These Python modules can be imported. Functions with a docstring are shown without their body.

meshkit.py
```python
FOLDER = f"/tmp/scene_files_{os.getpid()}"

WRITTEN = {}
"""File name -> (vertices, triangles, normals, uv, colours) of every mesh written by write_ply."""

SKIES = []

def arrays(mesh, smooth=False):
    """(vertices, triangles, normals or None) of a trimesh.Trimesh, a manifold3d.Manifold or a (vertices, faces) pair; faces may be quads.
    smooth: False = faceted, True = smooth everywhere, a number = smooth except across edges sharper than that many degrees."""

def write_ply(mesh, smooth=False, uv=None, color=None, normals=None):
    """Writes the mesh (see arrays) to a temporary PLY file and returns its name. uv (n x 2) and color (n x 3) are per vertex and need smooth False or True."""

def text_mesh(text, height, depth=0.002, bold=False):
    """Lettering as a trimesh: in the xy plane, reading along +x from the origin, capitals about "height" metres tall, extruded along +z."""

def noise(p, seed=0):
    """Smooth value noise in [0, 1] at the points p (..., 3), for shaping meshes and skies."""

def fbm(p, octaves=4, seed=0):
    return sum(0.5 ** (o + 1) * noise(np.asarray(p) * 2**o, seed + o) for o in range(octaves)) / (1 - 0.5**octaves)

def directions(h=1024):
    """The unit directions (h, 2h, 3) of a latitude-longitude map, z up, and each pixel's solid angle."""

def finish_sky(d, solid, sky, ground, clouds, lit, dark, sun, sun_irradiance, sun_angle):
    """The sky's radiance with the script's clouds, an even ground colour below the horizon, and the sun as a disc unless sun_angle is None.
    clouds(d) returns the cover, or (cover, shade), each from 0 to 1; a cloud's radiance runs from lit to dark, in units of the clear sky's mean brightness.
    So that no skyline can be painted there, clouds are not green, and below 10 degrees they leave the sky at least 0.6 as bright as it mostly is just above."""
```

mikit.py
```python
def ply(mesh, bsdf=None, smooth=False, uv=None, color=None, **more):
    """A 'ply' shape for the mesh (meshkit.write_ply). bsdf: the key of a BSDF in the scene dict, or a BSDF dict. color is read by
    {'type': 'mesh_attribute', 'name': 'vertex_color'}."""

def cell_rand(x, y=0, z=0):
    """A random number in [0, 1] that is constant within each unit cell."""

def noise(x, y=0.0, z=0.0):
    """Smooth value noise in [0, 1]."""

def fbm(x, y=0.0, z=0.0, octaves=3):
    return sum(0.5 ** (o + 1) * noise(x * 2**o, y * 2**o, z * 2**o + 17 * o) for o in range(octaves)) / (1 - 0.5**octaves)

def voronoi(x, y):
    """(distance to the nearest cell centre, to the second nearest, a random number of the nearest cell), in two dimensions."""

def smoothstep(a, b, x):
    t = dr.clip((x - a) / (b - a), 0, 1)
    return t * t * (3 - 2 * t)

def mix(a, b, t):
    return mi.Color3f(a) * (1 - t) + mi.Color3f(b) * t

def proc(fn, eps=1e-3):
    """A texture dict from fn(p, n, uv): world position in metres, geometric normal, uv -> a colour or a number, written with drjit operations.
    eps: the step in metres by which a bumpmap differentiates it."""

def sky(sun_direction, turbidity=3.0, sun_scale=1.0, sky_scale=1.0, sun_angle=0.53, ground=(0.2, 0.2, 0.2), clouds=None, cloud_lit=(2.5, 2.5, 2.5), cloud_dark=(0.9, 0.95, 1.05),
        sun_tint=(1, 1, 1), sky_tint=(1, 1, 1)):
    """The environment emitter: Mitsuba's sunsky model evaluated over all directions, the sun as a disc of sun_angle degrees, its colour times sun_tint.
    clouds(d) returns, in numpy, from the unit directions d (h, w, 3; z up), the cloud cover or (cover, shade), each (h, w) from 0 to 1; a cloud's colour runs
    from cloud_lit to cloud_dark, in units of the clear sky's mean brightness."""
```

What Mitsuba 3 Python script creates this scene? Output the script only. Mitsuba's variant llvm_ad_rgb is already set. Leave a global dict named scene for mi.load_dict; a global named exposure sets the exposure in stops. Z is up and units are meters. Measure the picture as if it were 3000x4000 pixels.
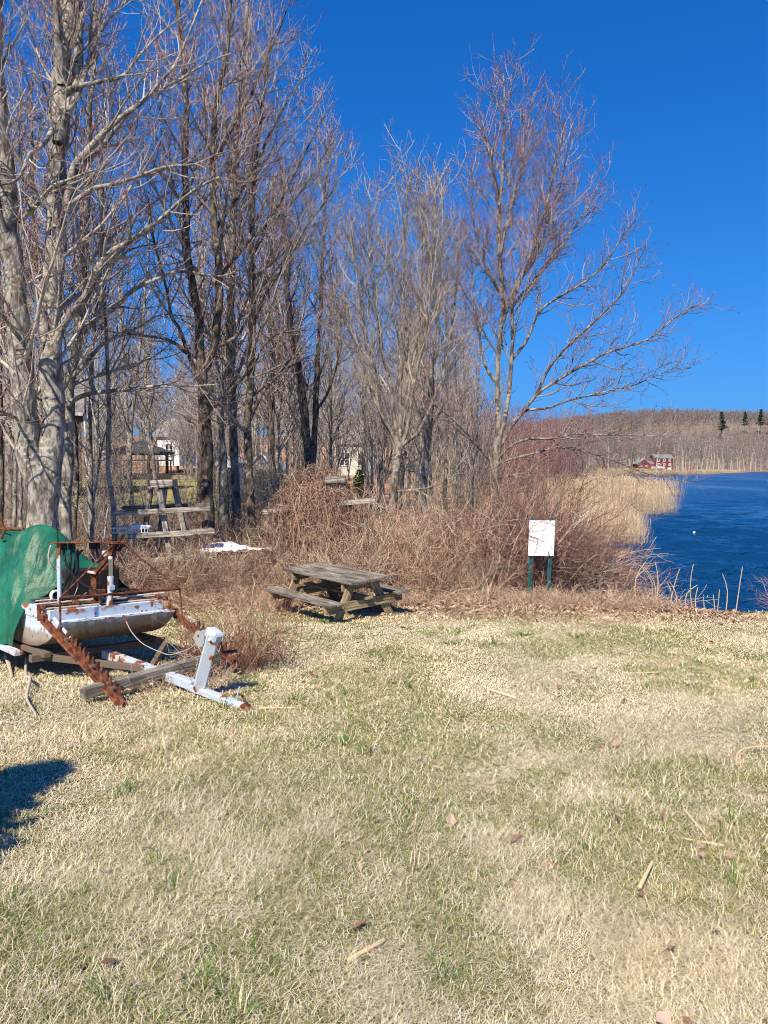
import math
import numpy as np
import drjit as dr
import mitsuba as mi
import trimesh
import mikit
import meshkit
from mikit import proc, noise, fbm, smoothstep, mix, voronoi

# ---------------------------------------------------------------- camera, sky, exposure
TM = mi.ScalarTransform4f
PITCH = math.radians(3.55)
EYE = [0.0, 0.0, 1.6]
scene = {}
labels = {}
scene['camera'] = {'type': 'perspective', 'fov_axis': 'y', 'fov': 69.19, 'near_clip': 0.05, 'far_clip': 6000.0,
                   'to_world': TM().look_at(origin=EYE, target=[0, math.cos(PITCH), 1.6 - math.sin(PITCH)], up=[0, 0, 1])}
def haze_band(d):
    return 0.6 * np.exp(-np.degrees(np.arcsin(np.clip(d[..., 2], 0, 1))) / 8.0)


SUN = [-0.34, -0.93, 1.0]
scene['sky'] = mikit.sky(SUN, turbidity=2.2, sky_scale=0.72, sky_tint=(0.05, 0.57, 1.25), ground=(0.25, 0.22, 0.15), clouds=haze_band, cloud_lit=(0.95, 1.30, 1.75), sun_tint=(0.97, 0.98, 1.02))
exposure = 2.38

# ---------------------------------------------------------------- helpers
RNG = np.random.default_rng(7)
WATER = -2.4


def nrm(v):
    v = np.asarray(v, float)
    return v / np.maximum(np.linalg.norm(v, axis=-1, keepdims=True), 1e-12)


def sstep(a, b, x):
    t = np.clip((x - a) / (b - a), 0, 1)
    return t * t * (3 - 2 * t)


USED = {}


def fresh(key):
    """The key itself, or with the next three-digit number when it is taken."""
    n = USED.get(key, 0)
    USED[key] = n + 1
    return f'{key}_{n:03d}' if n else key


def tag(key, label=None, category=None, group=None, kind=None):
    labels[key] = {k: v for k, v in dict(label=label, category=category, group=group, kind=kind).items() if v}


POSE = []


def add(key, mesh, mat='vcol', color=None, smooth=False, uv=None, **lab):
    key = fresh(key)
    if isinstance(mesh, trimesh.Trimesh):
        mesh = (np.array(mesh.vertices), np.array(mesh.faces))
    v = np.asarray(mesh[0], float)
    if POSE:
        ang, pivot = POSE[-1]
        c, s = math.cos(ang), math.sin(ang)
        v = (v - pivot) @ np.array([[c, s, 0], [-s, c, 0], [0, 0, 1]]) + pivot
        mesh = (v, mesh[1])
    if color is not None:
        color = np.asarray(color, float)
        if color.ndim == 1:
            color = np.tile(color, (len(v), 1))
        color = np.clip(color, 0, 1)
        if smooth is not False and smooth is not True:
            sm = trimesh.graph.smooth_shade(trimesh.Trimesh(v, np.asarray(mesh[1], int), process=True), angle=np.radians(smooth), facet_minarea=None)
            mesh, smooth, v = (sm.vertices, sm.faces), True, np.array(sm.vertices)
            color = np.tile(color[:1], (len(v), 1))
    scene[key] = mikit.ply((v, np.asarray(mesh[1], int)), mat, smooth=smooth, uv=uv, color=color)
    if lab:
        tag(key, **lab)
    return key


def join(parts):
    """Joins (vertices, faces[, colours[, uv]]) tuples."""
    vs, fs, cs, at = [], [], [], 0
    for p in parts:
        v, f = np.asarray(p[0], float), np.asarray(p[1], int)
        if f.shape[1] == 4:
            f = np.vstack([f[:, [0, 1, 2]], f[:, [0, 2, 3]]])
        vs.append(v)
        fs.append(f + at)
        at += len(v)
        if len(p) > 2:
            cs.append(np.asarray(p[2], float))
    return (np.vstack(vs), np.vstack(fs)) + ((np.vstack(cs),) if cs else ())


def tubes(P, R, s=4, C=None):
    """Many tubes of equal point count at once: P (n,k,3), R (n,k), C (n,k,3)."""
    P, R = np.asarray(P, float), np.asarray(R, float)
    n, k, _ = P.shape
    T = nrm(np.gradient(P, axis=1))
    A = nrm(P[:, -1] - P[:, 0])
    ref = np.where(np.abs(A[:, 2:3]) > 0.75, [[1.0, 0.13, 0]], [[0.1, 0.07, 1.0]])
    U = nrm(np.cross(T, ref[:, None]))
    W = np.cross(T, U)
    a = 2 * np.pi * np.arange(s) / s
    V = P[:, :, None] + R[:, :, None, None] * (np.cos(a)[:, None] * U[:, :, None] + np.sin(a)[:, None] * W[:, :, None])
    i = np.arange(n)[:, None, None] * k * s + np.arange(k - 1)[None, :, None] * s
    j = np.arange(s)[None, None]
    q = np.stack([i + j, i + (j + 1) % s, i + s + (j + 1) % s, i + s + j], -1).reshape(-1, 4)
    f = np.vstack([q[:, [0, 2, 1]], q[:, [0, 3, 2]]])
    out = (V.reshape(-1, 3), f)
    if C is not None:
        out += (np.broadcast_to(np.asarray(C, float)[:, :, None], (n, k, s, 3)).reshape(-1, 3),)
    return out


def spline(pts, k):
    """A smooth polyline of k points through pts."""
    from scipy.interpolate import PchipInterpolator
    pts = np.asarray(pts, float)
    L = np.r_[0, np.cumsum(np.linalg.norm(np.diff(pts, axis=0), axis=1))]
    return PchipInterpolator(L, pts)(np.linspace(0, L[-1], k))


def pipe(pts, r, s=8, k=None, caps=True):
    """One tube along pts (smoothed when k is given) with flat ends."""
    P = spline(pts, k) if k else np.asarray(pts, float)
    R = np.broadcast_to(np.asarray(r, float), (len(P),)) if np.ndim(r) == 0 else np.interp(np.linspace(0, 1, len(P)), np.linspace(0, 1, len(r)), r)
    v, f = tubes(P[None], np.asarray(R)[None], s)[:2]
    if caps:
        n = len(v)
        v = np.vstack([v, P[:1], P[-1:]])
        j = np.arange(s)
        f = np.vstack([f, np.stack([j, (j + 1) % s, j * 0 + n], 1), np.stack([n - s + (j + 1) % s, n - s + j, j * 0 + n + 1], 1)])
    return v, f


def bar(p0, p1, w, h, up=(0, 0, 1), ch=0.004, seed=0):
    """A chamfered beam from p0 to p1, w across and h along up; returns (v, f, uv) with u along the grain in metres."""
    p0, p1 = np.asarray(p0, float), np.asarray(p1, float)
    t = nrm(p1 - p0)
    side = nrm(np.cross(t, up))
    upv = np.cross(side, t)
    ch = min(ch, 0.3 * w, 0.3 * h)
    a, b = w / 2, h / 2
    sec = np.array([(-a + ch, -b), (a - ch, -b), (a, -b + ch), (a, b - ch), (a - ch, b), (-a + ch, b), (-a, b - ch), (-a, -b + ch)])
    L = np.linalg.norm(p1 - p0)
    rings, uvs = [], []
    per = np.r_[0, np.cumsum(np.linalg.norm(np.diff(sec, axis=0), axis=1))]
    off = (seed * 0.618 % 1) * 7
    for d, q in ((0, 1 - 2 * ch / max(w, h)), (ch, 1), (L - ch, 1), (L, 1 - 2 * ch / max(w, h))):
        rings.append(p0 + t * d + (sec[:, :1] * side + sec[:, 1:] * upv) * q)
        uvs.append(np.stack([np.full(8, d) + off, per + off], 1))
    v = np.vstack(rings)
    j = np.arange(8)
    f = [np.stack([r * 8 + j, r * 8 + (j + 1) % 8, r * 8 + 8 + (j + 1) % 8, r * 8 + 8 + j], 1) for r in range(3)]
    f = np.vstack(f)
    f = np.vstack([f[:, [0, 1, 2]], f[:, [0, 2, 3]], np.stack([np.zeros(6, int), np.arange(2, 8), np.arange(1, 7)], 1), np.stack([np.full(6, 24), np.arange(25, 31), np.arange(26, 32)], 1)])
    return v, f, np.vstack(uvs)


def box(c, s, rot=None):
    v = np.array([[x, y, z] for x in (-.5, .5) for y in (-.5, .5) for z in (-.5, .5)]) * np.asarray(s, float)
    if rot is not None:
        v = v @ np.asarray(rot).T
    f = np.array([[0, 1, 3], [0, 3, 2], [4, 6, 7], [4, 7, 5], [0, 4, 5], [0, 5, 1], [2, 3, 7], [2, 7, 6], [0, 2, 6], [0, 6, 4], [1, 5, 7], [1, 7, 3]])
    return v + np.asarray(c, float), f


def rbox(c, s, r=0.01, rot=None):
    """A box with rounded edges (hull of its inset corners' small octahedra)."""
    s = np.asarray(s, float)
    r = min(r, s.min() * 0.45)
    pts = []
    for x in (-1, 1):
        for y in (-1, 1):
            for z in (-1, 1):
                q = np.array([x, y, z]) * (s / 2 - r)
                for d in ((x, 0, 0), (0, y, 0), (0, 0, z), (x * .58, y * .58, z * .58)):
                    pts.append(q + np.array(d) * r)
    h = trimesh.convex.convex_hull(np.array(pts))
    v = np.array(h.vertices)
    if rot is not None:
        v = v @ np.asarray(rot).T
    return v + np.asarray(c, float), np.array(h.faces)


def prism(poly, y0, y1, axes, origin):
    """Extrudes a polygon (k,2) along the third axis; axes = 3 direction vectors (u, v, extrude)."""
    from shapely.geometry import Polygon
    m = trimesh.creation.extrude_polygon(Polygon(poly), y1 - y0, engine='earcut')
    v = np.array(m.vertices)
    v[:, 2] += y0
    M = np.array(axes, float)
    f = np.array(m.faces)
    if np.linalg.det(M) < 0:
        f = f[:, ::-1]
    return v @ M + np.asarray(origin, float), f


# ---------------------------------------------------------------- materials
def two(b):
    return {'type': 'twosided', 'bsdf': b}


def plain(rgb, rough=0.6, **k):
    return two({'type': 'principled', 'base_color': {'type': 'rgb', 'value': list(rgb)}, 'roughness': rough, 'specular': 0.4, **k})


scene['vcol'] = two({'type': 'principled', 'base_color': {'type': 'mesh_attribute', 'name': 'vertex_color'}, 'roughness': 0.75, 'specular': 0.25})
scene['vleaf'] = two({'type': 'diffuse', 'reflectance': {'type': 'mesh_attribute', 'name': 'vertex_color'}})
scene['vgloss'] = two({'type': 'principled', 'base_color': {'type': 'mesh_attribute', 'name': 'vertex_color'}, 'roughness': 0.3, 'specular': 0.5})


def t_bark(lo, hi, lichen):
    def fn(p, n, uv):
        g = fbm(p.x * 17, p.y * 17, p.z * 5.5, 3)
        c = mix(lo, hi, smoothstep(0.3, 0.72, g))
        fine = noise(p.x * 70, p.y * 70, p.z * 22)
        c = c * (0.72 + 0.5 * fine)
        l = smoothstep(0.60, 0.68, noise(p.x * 24, p.y * 24, p.z * 20)) * smoothstep(0.45, 0.6, fbm(p.x * 2.6, p.y * 2.6 + 3, p.z * 1.7, 2))
        return mix(c, lichen, l * 0.75)
    return fn


def t_barkbump(p, n, uv):
    return fbm(p.x * 42, p.y * 42, p.z * 11, 2)


for nm, lo, hi, li in (('bark_grey', (0.11, 0.105, 0.095), (0.355, 0.345, 0.32), (0.42, 0.445, 0.38)), ('bark_brown', (0.075, 0.066, 0.057), (0.27, 0.25, 0.22), (0.36, 0.37, 0.31)), ('bark_dark', (0.045, 0.038, 0.032), (0.17, 0.145, 0.12), (0.26, 0.27, 0.21))):
    scene[nm] = two({'type': 'bumpmap', 'arbitrary': proc(t_barkbump, 0.004), 'scale': 0.012,
                     'bsdf': {'type': 'principled', 'base_color': proc(t_bark(lo, hi, li)), 'roughness': 0.85, 'specular': 0.2}})


def t_wood(lo, hi):
    def fn(p, n, uv):
        u, v = uv.x, uv.y
        w = noise(u * 1.5, v * 9) * 2.2
        g = fbm(u * 2.4, v * 95 + w * 5, 0, 3)
        c = mix(lo, hi, smoothstep(0.28, 0.72, g))
        blot = fbm(u * 5, v * 14, 4, 2)
        crack = smoothstep(0.70, 0.78, noise(u * 1.7, v * 150 + w * 4, 2))
        knot = smoothstep(0.80, 0.9, noise(u * 3.4, v * 17, 9))
        c = c * (0.62 + 0.75 * blot) * (1 - 0.6 * crack)
        return c * (1 - 0.45 * knot)
    return fn


def t_woodbump(p, n, uv):
    return fbm(uv.x * 2.4, uv.y * 110, 0, 2)


for nm, lo, hi in (('wood_grey', (0.085, 0.08, 0.07), (0.25, 0.24, 0.215)), ('wood_tan', (0.17, 0.14, 0.085), (0.40, 0.33, 0.21)), ('wood_pale', (0.18, 0.17, 0.155), (0.42, 0.40, 0.37))):
    scene[nm] = two({'type': 'bumpmap', 'arbitrary': proc(t_woodbump, 0.002), 'scale': 0.0035,
                     'bsdf': {'type': 'principled', 'base_color': proc(t_wood(lo, hi)), 'roughness': 0.85, 'specular': 0.2}})


def t_rust(p, n, uv):
    g = fbm(p.x * 22, p.y * 22, p.z * 22, 3)
    c = mix((0.062, 0.024, 0.016), (0.195, 0.075, 0.040), smoothstep(0.3, 0.7, g))
    return c * (0.75 + 0.5 * noise(p.x * 160, p.y * 160, p.z * 160))


def t_paint(p, n, uv):
    g = fbm(p.x * 8, p.y * 8, p.z * 5, 4)
    s = fbm(p.x * 40, p.y * 40, p.z * 12, 2)
    rust = smoothstep(0.548, 0.605, g * 0.75 + s * 0.25)
    c = mix((0.38, 0.49, 0.63), (0.46, 0.55, 0.66), noise(p.x * 5, p.y * 5, p.z * 5))
    halo = smoothstep(0.47, 0.56, g * 0.75 + s * 0.25)
    c = mix(c, (0.50, 0.40, 0.29), halo * 0.45)
    return mix(c, mix((0.09, 0.035, 0.02), (0.26, 0.10, 0.05), s), rust)


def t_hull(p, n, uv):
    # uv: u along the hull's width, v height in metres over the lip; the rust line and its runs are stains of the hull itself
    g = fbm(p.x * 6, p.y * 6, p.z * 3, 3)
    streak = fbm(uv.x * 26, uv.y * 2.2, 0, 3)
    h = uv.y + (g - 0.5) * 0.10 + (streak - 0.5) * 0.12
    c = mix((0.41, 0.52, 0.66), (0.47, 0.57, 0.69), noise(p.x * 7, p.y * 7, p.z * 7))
    c = mix(c, (0.25, 0.235, 0.19), smoothstep(0.0, -0.07, h) * 0.9)  # grey-brown dirt below the lip, with the bow's shade painted into it
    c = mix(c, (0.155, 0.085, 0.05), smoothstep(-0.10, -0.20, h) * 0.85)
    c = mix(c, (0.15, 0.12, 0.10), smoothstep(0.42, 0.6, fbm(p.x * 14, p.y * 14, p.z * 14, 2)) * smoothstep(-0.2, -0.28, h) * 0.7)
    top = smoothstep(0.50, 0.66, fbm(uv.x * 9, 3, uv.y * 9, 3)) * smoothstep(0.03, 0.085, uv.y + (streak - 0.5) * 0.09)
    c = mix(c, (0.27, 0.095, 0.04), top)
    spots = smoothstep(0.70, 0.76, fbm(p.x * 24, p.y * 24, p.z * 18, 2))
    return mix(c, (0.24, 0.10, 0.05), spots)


def t_tarp(p, n, uv):
    d = fbm(p.x * 5, p.y * 5, p.z * 3, 3)
    c = mix((0.003, 0.085, 0.050), (0.009, 0.145, 0.090), smoothstep(0.3, 0.7, d))
    dust = smoothstep(0.55, 0.75, fbm(p.x * 18, p.y * 18, p.z * 10, 3)) * 0.16
    return mix(c, (0.16, 0.26, 0.20), dust)


def t_tarpbump(p, n, uv):
    return fbm(uv.x * 30, uv.y * 7, 0, 3) * 0.8 + 0.2 * fbm(p.x * 60, p.y * 60, p.z * 60, 2)


scene['rust'] = two({'type': 'principled', 'base_color': proc(t_rust), 'roughness': 0.85, 'specular': 0.2})
scene['paint'] = two({'type': 'principled', 'base_color': proc(t_paint), 'roughness': 0.5, 'specular': 0.4})
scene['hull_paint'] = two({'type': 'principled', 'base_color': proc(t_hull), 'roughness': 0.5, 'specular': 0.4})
scene['tarp_cloth'] = two({'type': 'bumpmap', 'arbitrary': proc(t_tarpbump, 0.003), 'scale': 0.011,
                           'bsdf': {'type': 'principled', 'base_color': proc(t_tarp), 'roughness': 0.5, 'specular': 0.45}})
scene['frame_steel'] = plain((0.13, 0.105, 0.085), 0.7)
scene['chrome'] = two({'type': 'principled', 'base_color': {'type': 'rgb', 'value': [0.62, 0.62, 0.62]}, 'metallic': 1.0, 'roughness': 0.28})


def t_ground(p, n, uv):
    a = fbm(p.x * 0.9, p.y * 0.9, 0, 3)
    b = fbm(p.x * 7, p.y * 7, 0, 3)
    c = noise(p.x * 45, p.y * 45)
    col = mix((0.23, 0.205, 0.125), (0.42, 0.385, 0.26), smoothstep(0.25, 0.7, b * 0.7 + c * 0.3))
    green = smoothstep(0.46, 0.62, a * 0.75 + b * 0.25) * smoothstep(60.0, 14.0, p.y)
    col = mix(col, (0.11, 0.125, 0.045), green * 0.55)
    litter = smoothstep(10.8, 13.2, p.y + (b - 0.5) * 2.5 + p.x * 0.12)
    lit = mix((0.13, 0.075, 0.05), (0.33, 0.215, 0.15), noise(p.x * 24, p.y * 24) * 0.6 + c * 0.4)
    col = mix(col, lit, litter)
    yard = smoothstep(24.4, 25.0, p.y) * smoothstep(-4.0, -6.5, p.x) * smoothstep(62.0, 50.0, p.y)
    col = mix(col, mix((0.10, 0.125, 0.04), (0.25, 0.22, 0.10), b), yard)
    far = smoothstep(150.0, 220.0, p.y)
    col = mix(col, mix((0.09, 0.075, 0.065), (0.15, 0.12, 0.10), b), far)
    return col * (0.8 + 0.4 * c)


scene['earth'] = two({'type': 'principled', 'base_color': proc(t_ground), 'roughness': 0.95, 'specular': 0.1})


def t_ripple(p, n, uv):
    return fbm(p.x * 2.2 + p.y * 0.5, p.y * 5.0, 0, 3) * (0.35 + 1.3 * noise(p.x * 0.11, p.y * 0.05)) + 1.6 * noise(p.x * 0.5 + p.y * .1, p.y * 1.3) * noise(p.x * 0.06 + 9, p.y * 0.03)


scene['lake_water'] = two({'type': 'bumpmap', 'arbitrary': proc(t_ripple, 0.02), 'scale': 0.11,
                           'bsdf': {'type': 'principled', 'base_color': {'type': 'rgb', 'value': [0.003, 0.036, 0.115]}, 'roughness': 0.07, 'specular': 0.5}})

# ---------------------------------------------------------------- terrain and lake
LAKE = np.array([(4.7, 15.2), (6.3, 14.3), (9, 13.8), (14, 12.5), (40, 12), (740, 11), (740, 150), (600, 560), (271, 525), (190, 415), (126, 330), (95, 318), (60, 300), (25, 200), (24, 140),
                 (31, 122), (40, 104), (35, 97), (24, 90), (20, 84), (26.7, 70.4), (22, 64), (17.5, 58), (14.4, 44.5), (10.3, 30.4), (7.6, 23), (5.4, 17.5)])


def shore(x, y):
    """Signed distance to the lake's edge, positive on land."""
    p = np.stack([np.ravel(x), np.ravel(y)], 1)
    a, b = LAKE, np.roll(LAKE, -1, 0)
    d = np.full(len(p), 1e9)
    inside = np.zeros(len(p), bool)
    for (x0, y0), (x1, y1) in zip(a, b):
        e = np.array([x1 - x0, y1 - y0])
        t = np.clip(((p - [x0, y0]) @ e) / (e @ e), 0, 1)
        d = np.minimum(d, np.hypot(*(p - [x0, y0] - t[:, None] * e).T))
        cross = (y0 > p[:, 1]) != (y1 > p[:, 1])
        with np.errstate(divide='ignore', invalid='ignore'):
            xi = (x1 - x0) * (p[:, 1] - y0) / (y1 - y0) + x0
        inside ^= cross & (p[:, 0] < xi)
    return np.where(inside, -d, d).reshape(np.shape(x))


def ground(x, y):
    x, y = np.broadcast_arrays(np.asarray(x, float), np.asarray(y, float))
    s = shore(x, y)
    lawn = -0.88 + 0.07 * np.logaddexp(0, (12.2 - y) * 2.0) / 2.0
    left = -0.88 + 0.085 * np.clip(y - 16.5, 0, 7.6) + 0.5 * sstep(24.2, 24.6, y) * sstep(-6, -7, x) + 0.02 * np.clip(y - 24, 0, 40) + 0.05 * np.clip(y - 62, 0, 140)
    marsh = WATER + 0.55 + 0.0 * x + 0.25 * sstep(30, 16, y)
    wl = sstep(2.5, -4.5, x - 0.16 * (y - 16))
    back = marsh * (1 - wl) + left * wl
    u = lawn + (back - lawn) * sstep(14.5, 20, y)
    fars = np.clip(s, 0, None)
    hill = WATER + 1.2 + 13 * sstep(0, 190, fars) + 40 * np.exp(-((y - 1250) / 330) ** 2) * sstep(620, 200, x - 250) + 26 * sstep(120, 420, x) * sstep(40, 220, fars)
    u = u + (hill - u) * sstep(170, 260, y)
    bw = np.where(y < 16.5, 1.9, np.where(y < 150, 5.0, 12.0))
    land = WATER + (u - WATER) * sstep(0, 1, s / bw)
    rough = 0.05 * (meshkit.fbm(np.stack([x * 0.6, y * 0.6, 0 * x], -1), 3) - 0.5)
    return np.where(s > 0, land + rough, WATER - np.minimum(1.5, -s * 0.45))


def steps(a, b, d, ratio=1.0):
    out = [a]
    while out[-1] < b:
        out.append(out[-1] + d)
        d *= ratio
    return out


gx = steps(11, 1500, 0.3, 1.075)
gx = np.array([-v for v in gx[::-1]] + list(np.arange(-10.75, 10.9, 0.25)) + gx)
gy = np.array([-400, -200, -100, -50, -25, -12] + list(np.arange(-6, 19, 0.25)) + steps(19, 32, 0.33) + steps(32.5, 3200, 0.5, 1.055))
GX, GY = np.meshgrid(gx, gy, indexing='ij')
GZ = ground(GX, GY)


def sheet(X, Y, Z):
    n, m = X.shape
    i = (np.arange(n - 1)[:, None] * m + np.arange(m - 1)[None]).ravel()
    f = np.vstack([np.stack([i, i + m, i + m + 1], 1), np.stack([i, i + m + 1, i + 1], 1)])
    return np.stack([X, Y, Z], -1).reshape(-1, 3), f


add('ground', sheet(GX, GY, GZ), 'earth', smooth=True, label='sloping lawn, woodland floor and far wooded hills around the lake', kind='structure')

wx = np.array(list(np.arange(3.5, 26, 0.15)) + steps(26, 760, 0.3, 1.05))
wy = np.array(list(np.arange(10.5, 14, 0.5)) + list(np.arange(14, 46, 0.10)) + steps(46, 640, 0.2, 1.03))
WX, WY = np.meshgrid(wx, wy, indexing='ij')
sp = np.maximum(np.gradient(wy)[None], 0.1) + 0 * WX
wr = np.random.default_rng(3)
WZ = np.zeros_like(WX)
for i in range(34):
    lam = 0.34 * (16.0 ** (i / 33))
    th = wr.normal(1.45, 0.42)
    kx, ky = math.cos(th) * 2 * math.pi / lam, math.sin(th) * 2 * math.pi / lam
    amp = 0.066 * lam / (2 * math.pi) * wr.uniform(0.6, 1.4)
    gust = 0.6 + 0.8 * meshkit.noise(np.stack([WX / 7 + i * 5, WY / 9, 0 * WX + i], -1))
    ph = WX * kx + WY * ky + wr.uniform(0, 6.28)
    WZ += amp * gust * (np.sin(ph) + 0.25 * np.sin(2 * ph + 0.8)) * np.exp(-(sp * 3.0 / lam) ** 2)
add('lake', sheet(WX, WY, WZ + WATER), 'lake_water', smooth=True, label='deep blue lake water with wind ripples', kind='structure')

# ---------------------------------------------------------------- bare trees
def walk(rng, p, d, L, k, up, wig, r0, r1, power=1.0):
    n = len(p)
    P = np.empty((n, k, 3))
    P[:, 0] = p
    d = d.copy()
    for j in range(1, k):
        d = d + rng.normal(0, wig, (n, 3))
        d[:, 2] += up / (k - 1)
        d = nrm(d)
        P[:, j] = P[:, j - 1] + d * (L / (k - 1))[:, None]
    t = np.linspace(0, 1, k)[None] ** power
    return P, r0[:, None] * (1 - t) + np.broadcast_to(r1, (n,))[:, None] * t


def sprout(rng, P, R, count, t0, t1, ang, length, k, up, wig, rf, rend, power=1.0):
    """Side branches: count per parent, angle range in degrees, length(t, parent length) -> metres."""
    n, K, _ = P.shape
    idx = np.repeat(np.arange(n), count)
    if len(idx) == 0:
        return np.zeros((0, k, 3)), np.zeros((0, k))
    first = np.r_[0, np.cumsum(count)[:-1]]
    j = np.arange(len(idx)) - first[idx]
    t = t0 + (t1 - t0) * np.clip((j + rng.random(len(idx))) / count[idx], 0, 0.999)
    x = t * (K - 1)
    i = np.minimum(x.astype(int), K - 2)
    fr = (x - i)[:, None]
    p = P[idx, i] * (1 - fr) + P[idx, i + 1] * fr
    tan = nrm(P[idx, i + 1] - P[idx, i])
    rad = R[idx, i] * (1 - fr[:, 0]) + R[idx, i + 1] * fr[:, 0]
    ref = np.where(np.abs(tan[:, 2:3]) > 0.8, [[1.0, 0, 0]], [[0, 0, 1.0]])
    u = nrm(np.cross(tan, ref))
    w = np.cross(tan, u)
    phi = j * 2.399 + rng.random(len(idx)) * 1.6 + idx * 1.3
    a = np.radians(rng.uniform(ang[0], ang[1], len(idx)))[:, None]
    d = np.cos(a) * tan + np.sin(a) * (np.cos(phi)[:, None] * u + np.sin(phi)[:, None] * w)
    Lp = np.linalg.norm(np.diff(P, axis=1), axis=2).sum(1)[idx]
    L = length(t, Lp) * rng.uniform(0.65, 1.25, len(idx))
    r0 = np.maximum(np.minimum(rad * rf, 0.004 + 0.014 * L), rend * 1.15)
    return walk(rng, p, d, L, k, up, wig, r0, rend, power)


def plen(P):
    return np.linalg.norm(np.diff(P, axis=1), axis=2).sum(1)


def counts(rng, P, dens, least=1):
    return np.maximum(least, np.floor(plen(P) * dens + rng.random(len(P))).astype(int))


def tint(rng, n, k, c0, c1, var=0.25):
    t = np.linspace(0, 1, k)[None, :, None]
    c = np.asarray(c0) * (1 - t) + np.asarray(c1) * t
    return c * (1 + var * rng.normal(0, 1, (n, 1, 1))).clip(0.45, 1.7)


GREYS = dict(l2=((0.33, 0.31, 0.28), (0.33, 0.30, 0.275)), l3=((0.33, 0.30, 0.275), (0.33, 0.28, 0.26)), l4=((0.32, 0.27, 0.25), (0.26, 0.16, 0.15)), bud=(0.30, 0.045, 0.05))
DARKS = dict(l2=((0.22, 0.20, 0.18), (0.30, 0.28, 0.26)), l3=((0.33, 0.31, 0.285), (0.34, 0.30, 0.28)), l4=((0.34, 0.29, 0.27), (0.28, 0.18, 0.17)), bud=(0.30, 0.045, 0.05))
TANS = dict(l2=((0.33, 0.31, 0.27), (0.32, 0.295, 0.26)), l3=((0.31, 0.285, 0.25), (0.30, 0.265, 0.24)), l4=((0.30, 0.265, 0.24), (0.28, 0.225, 0.205)), bud=(0.24, 0.13, 0.11))


REDTIPS = dict(l2=((0.24, 0.215, 0.195), (0.26, 0.225, 0.205)), l3=((0.27, 0.23, 0.21), (0.28, 0.21, 0.195)), l4=((0.28, 0.21, 0.20), (0.27, 0.12, 0.12)), bud=(0.32, 0.04, 0.05))


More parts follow.
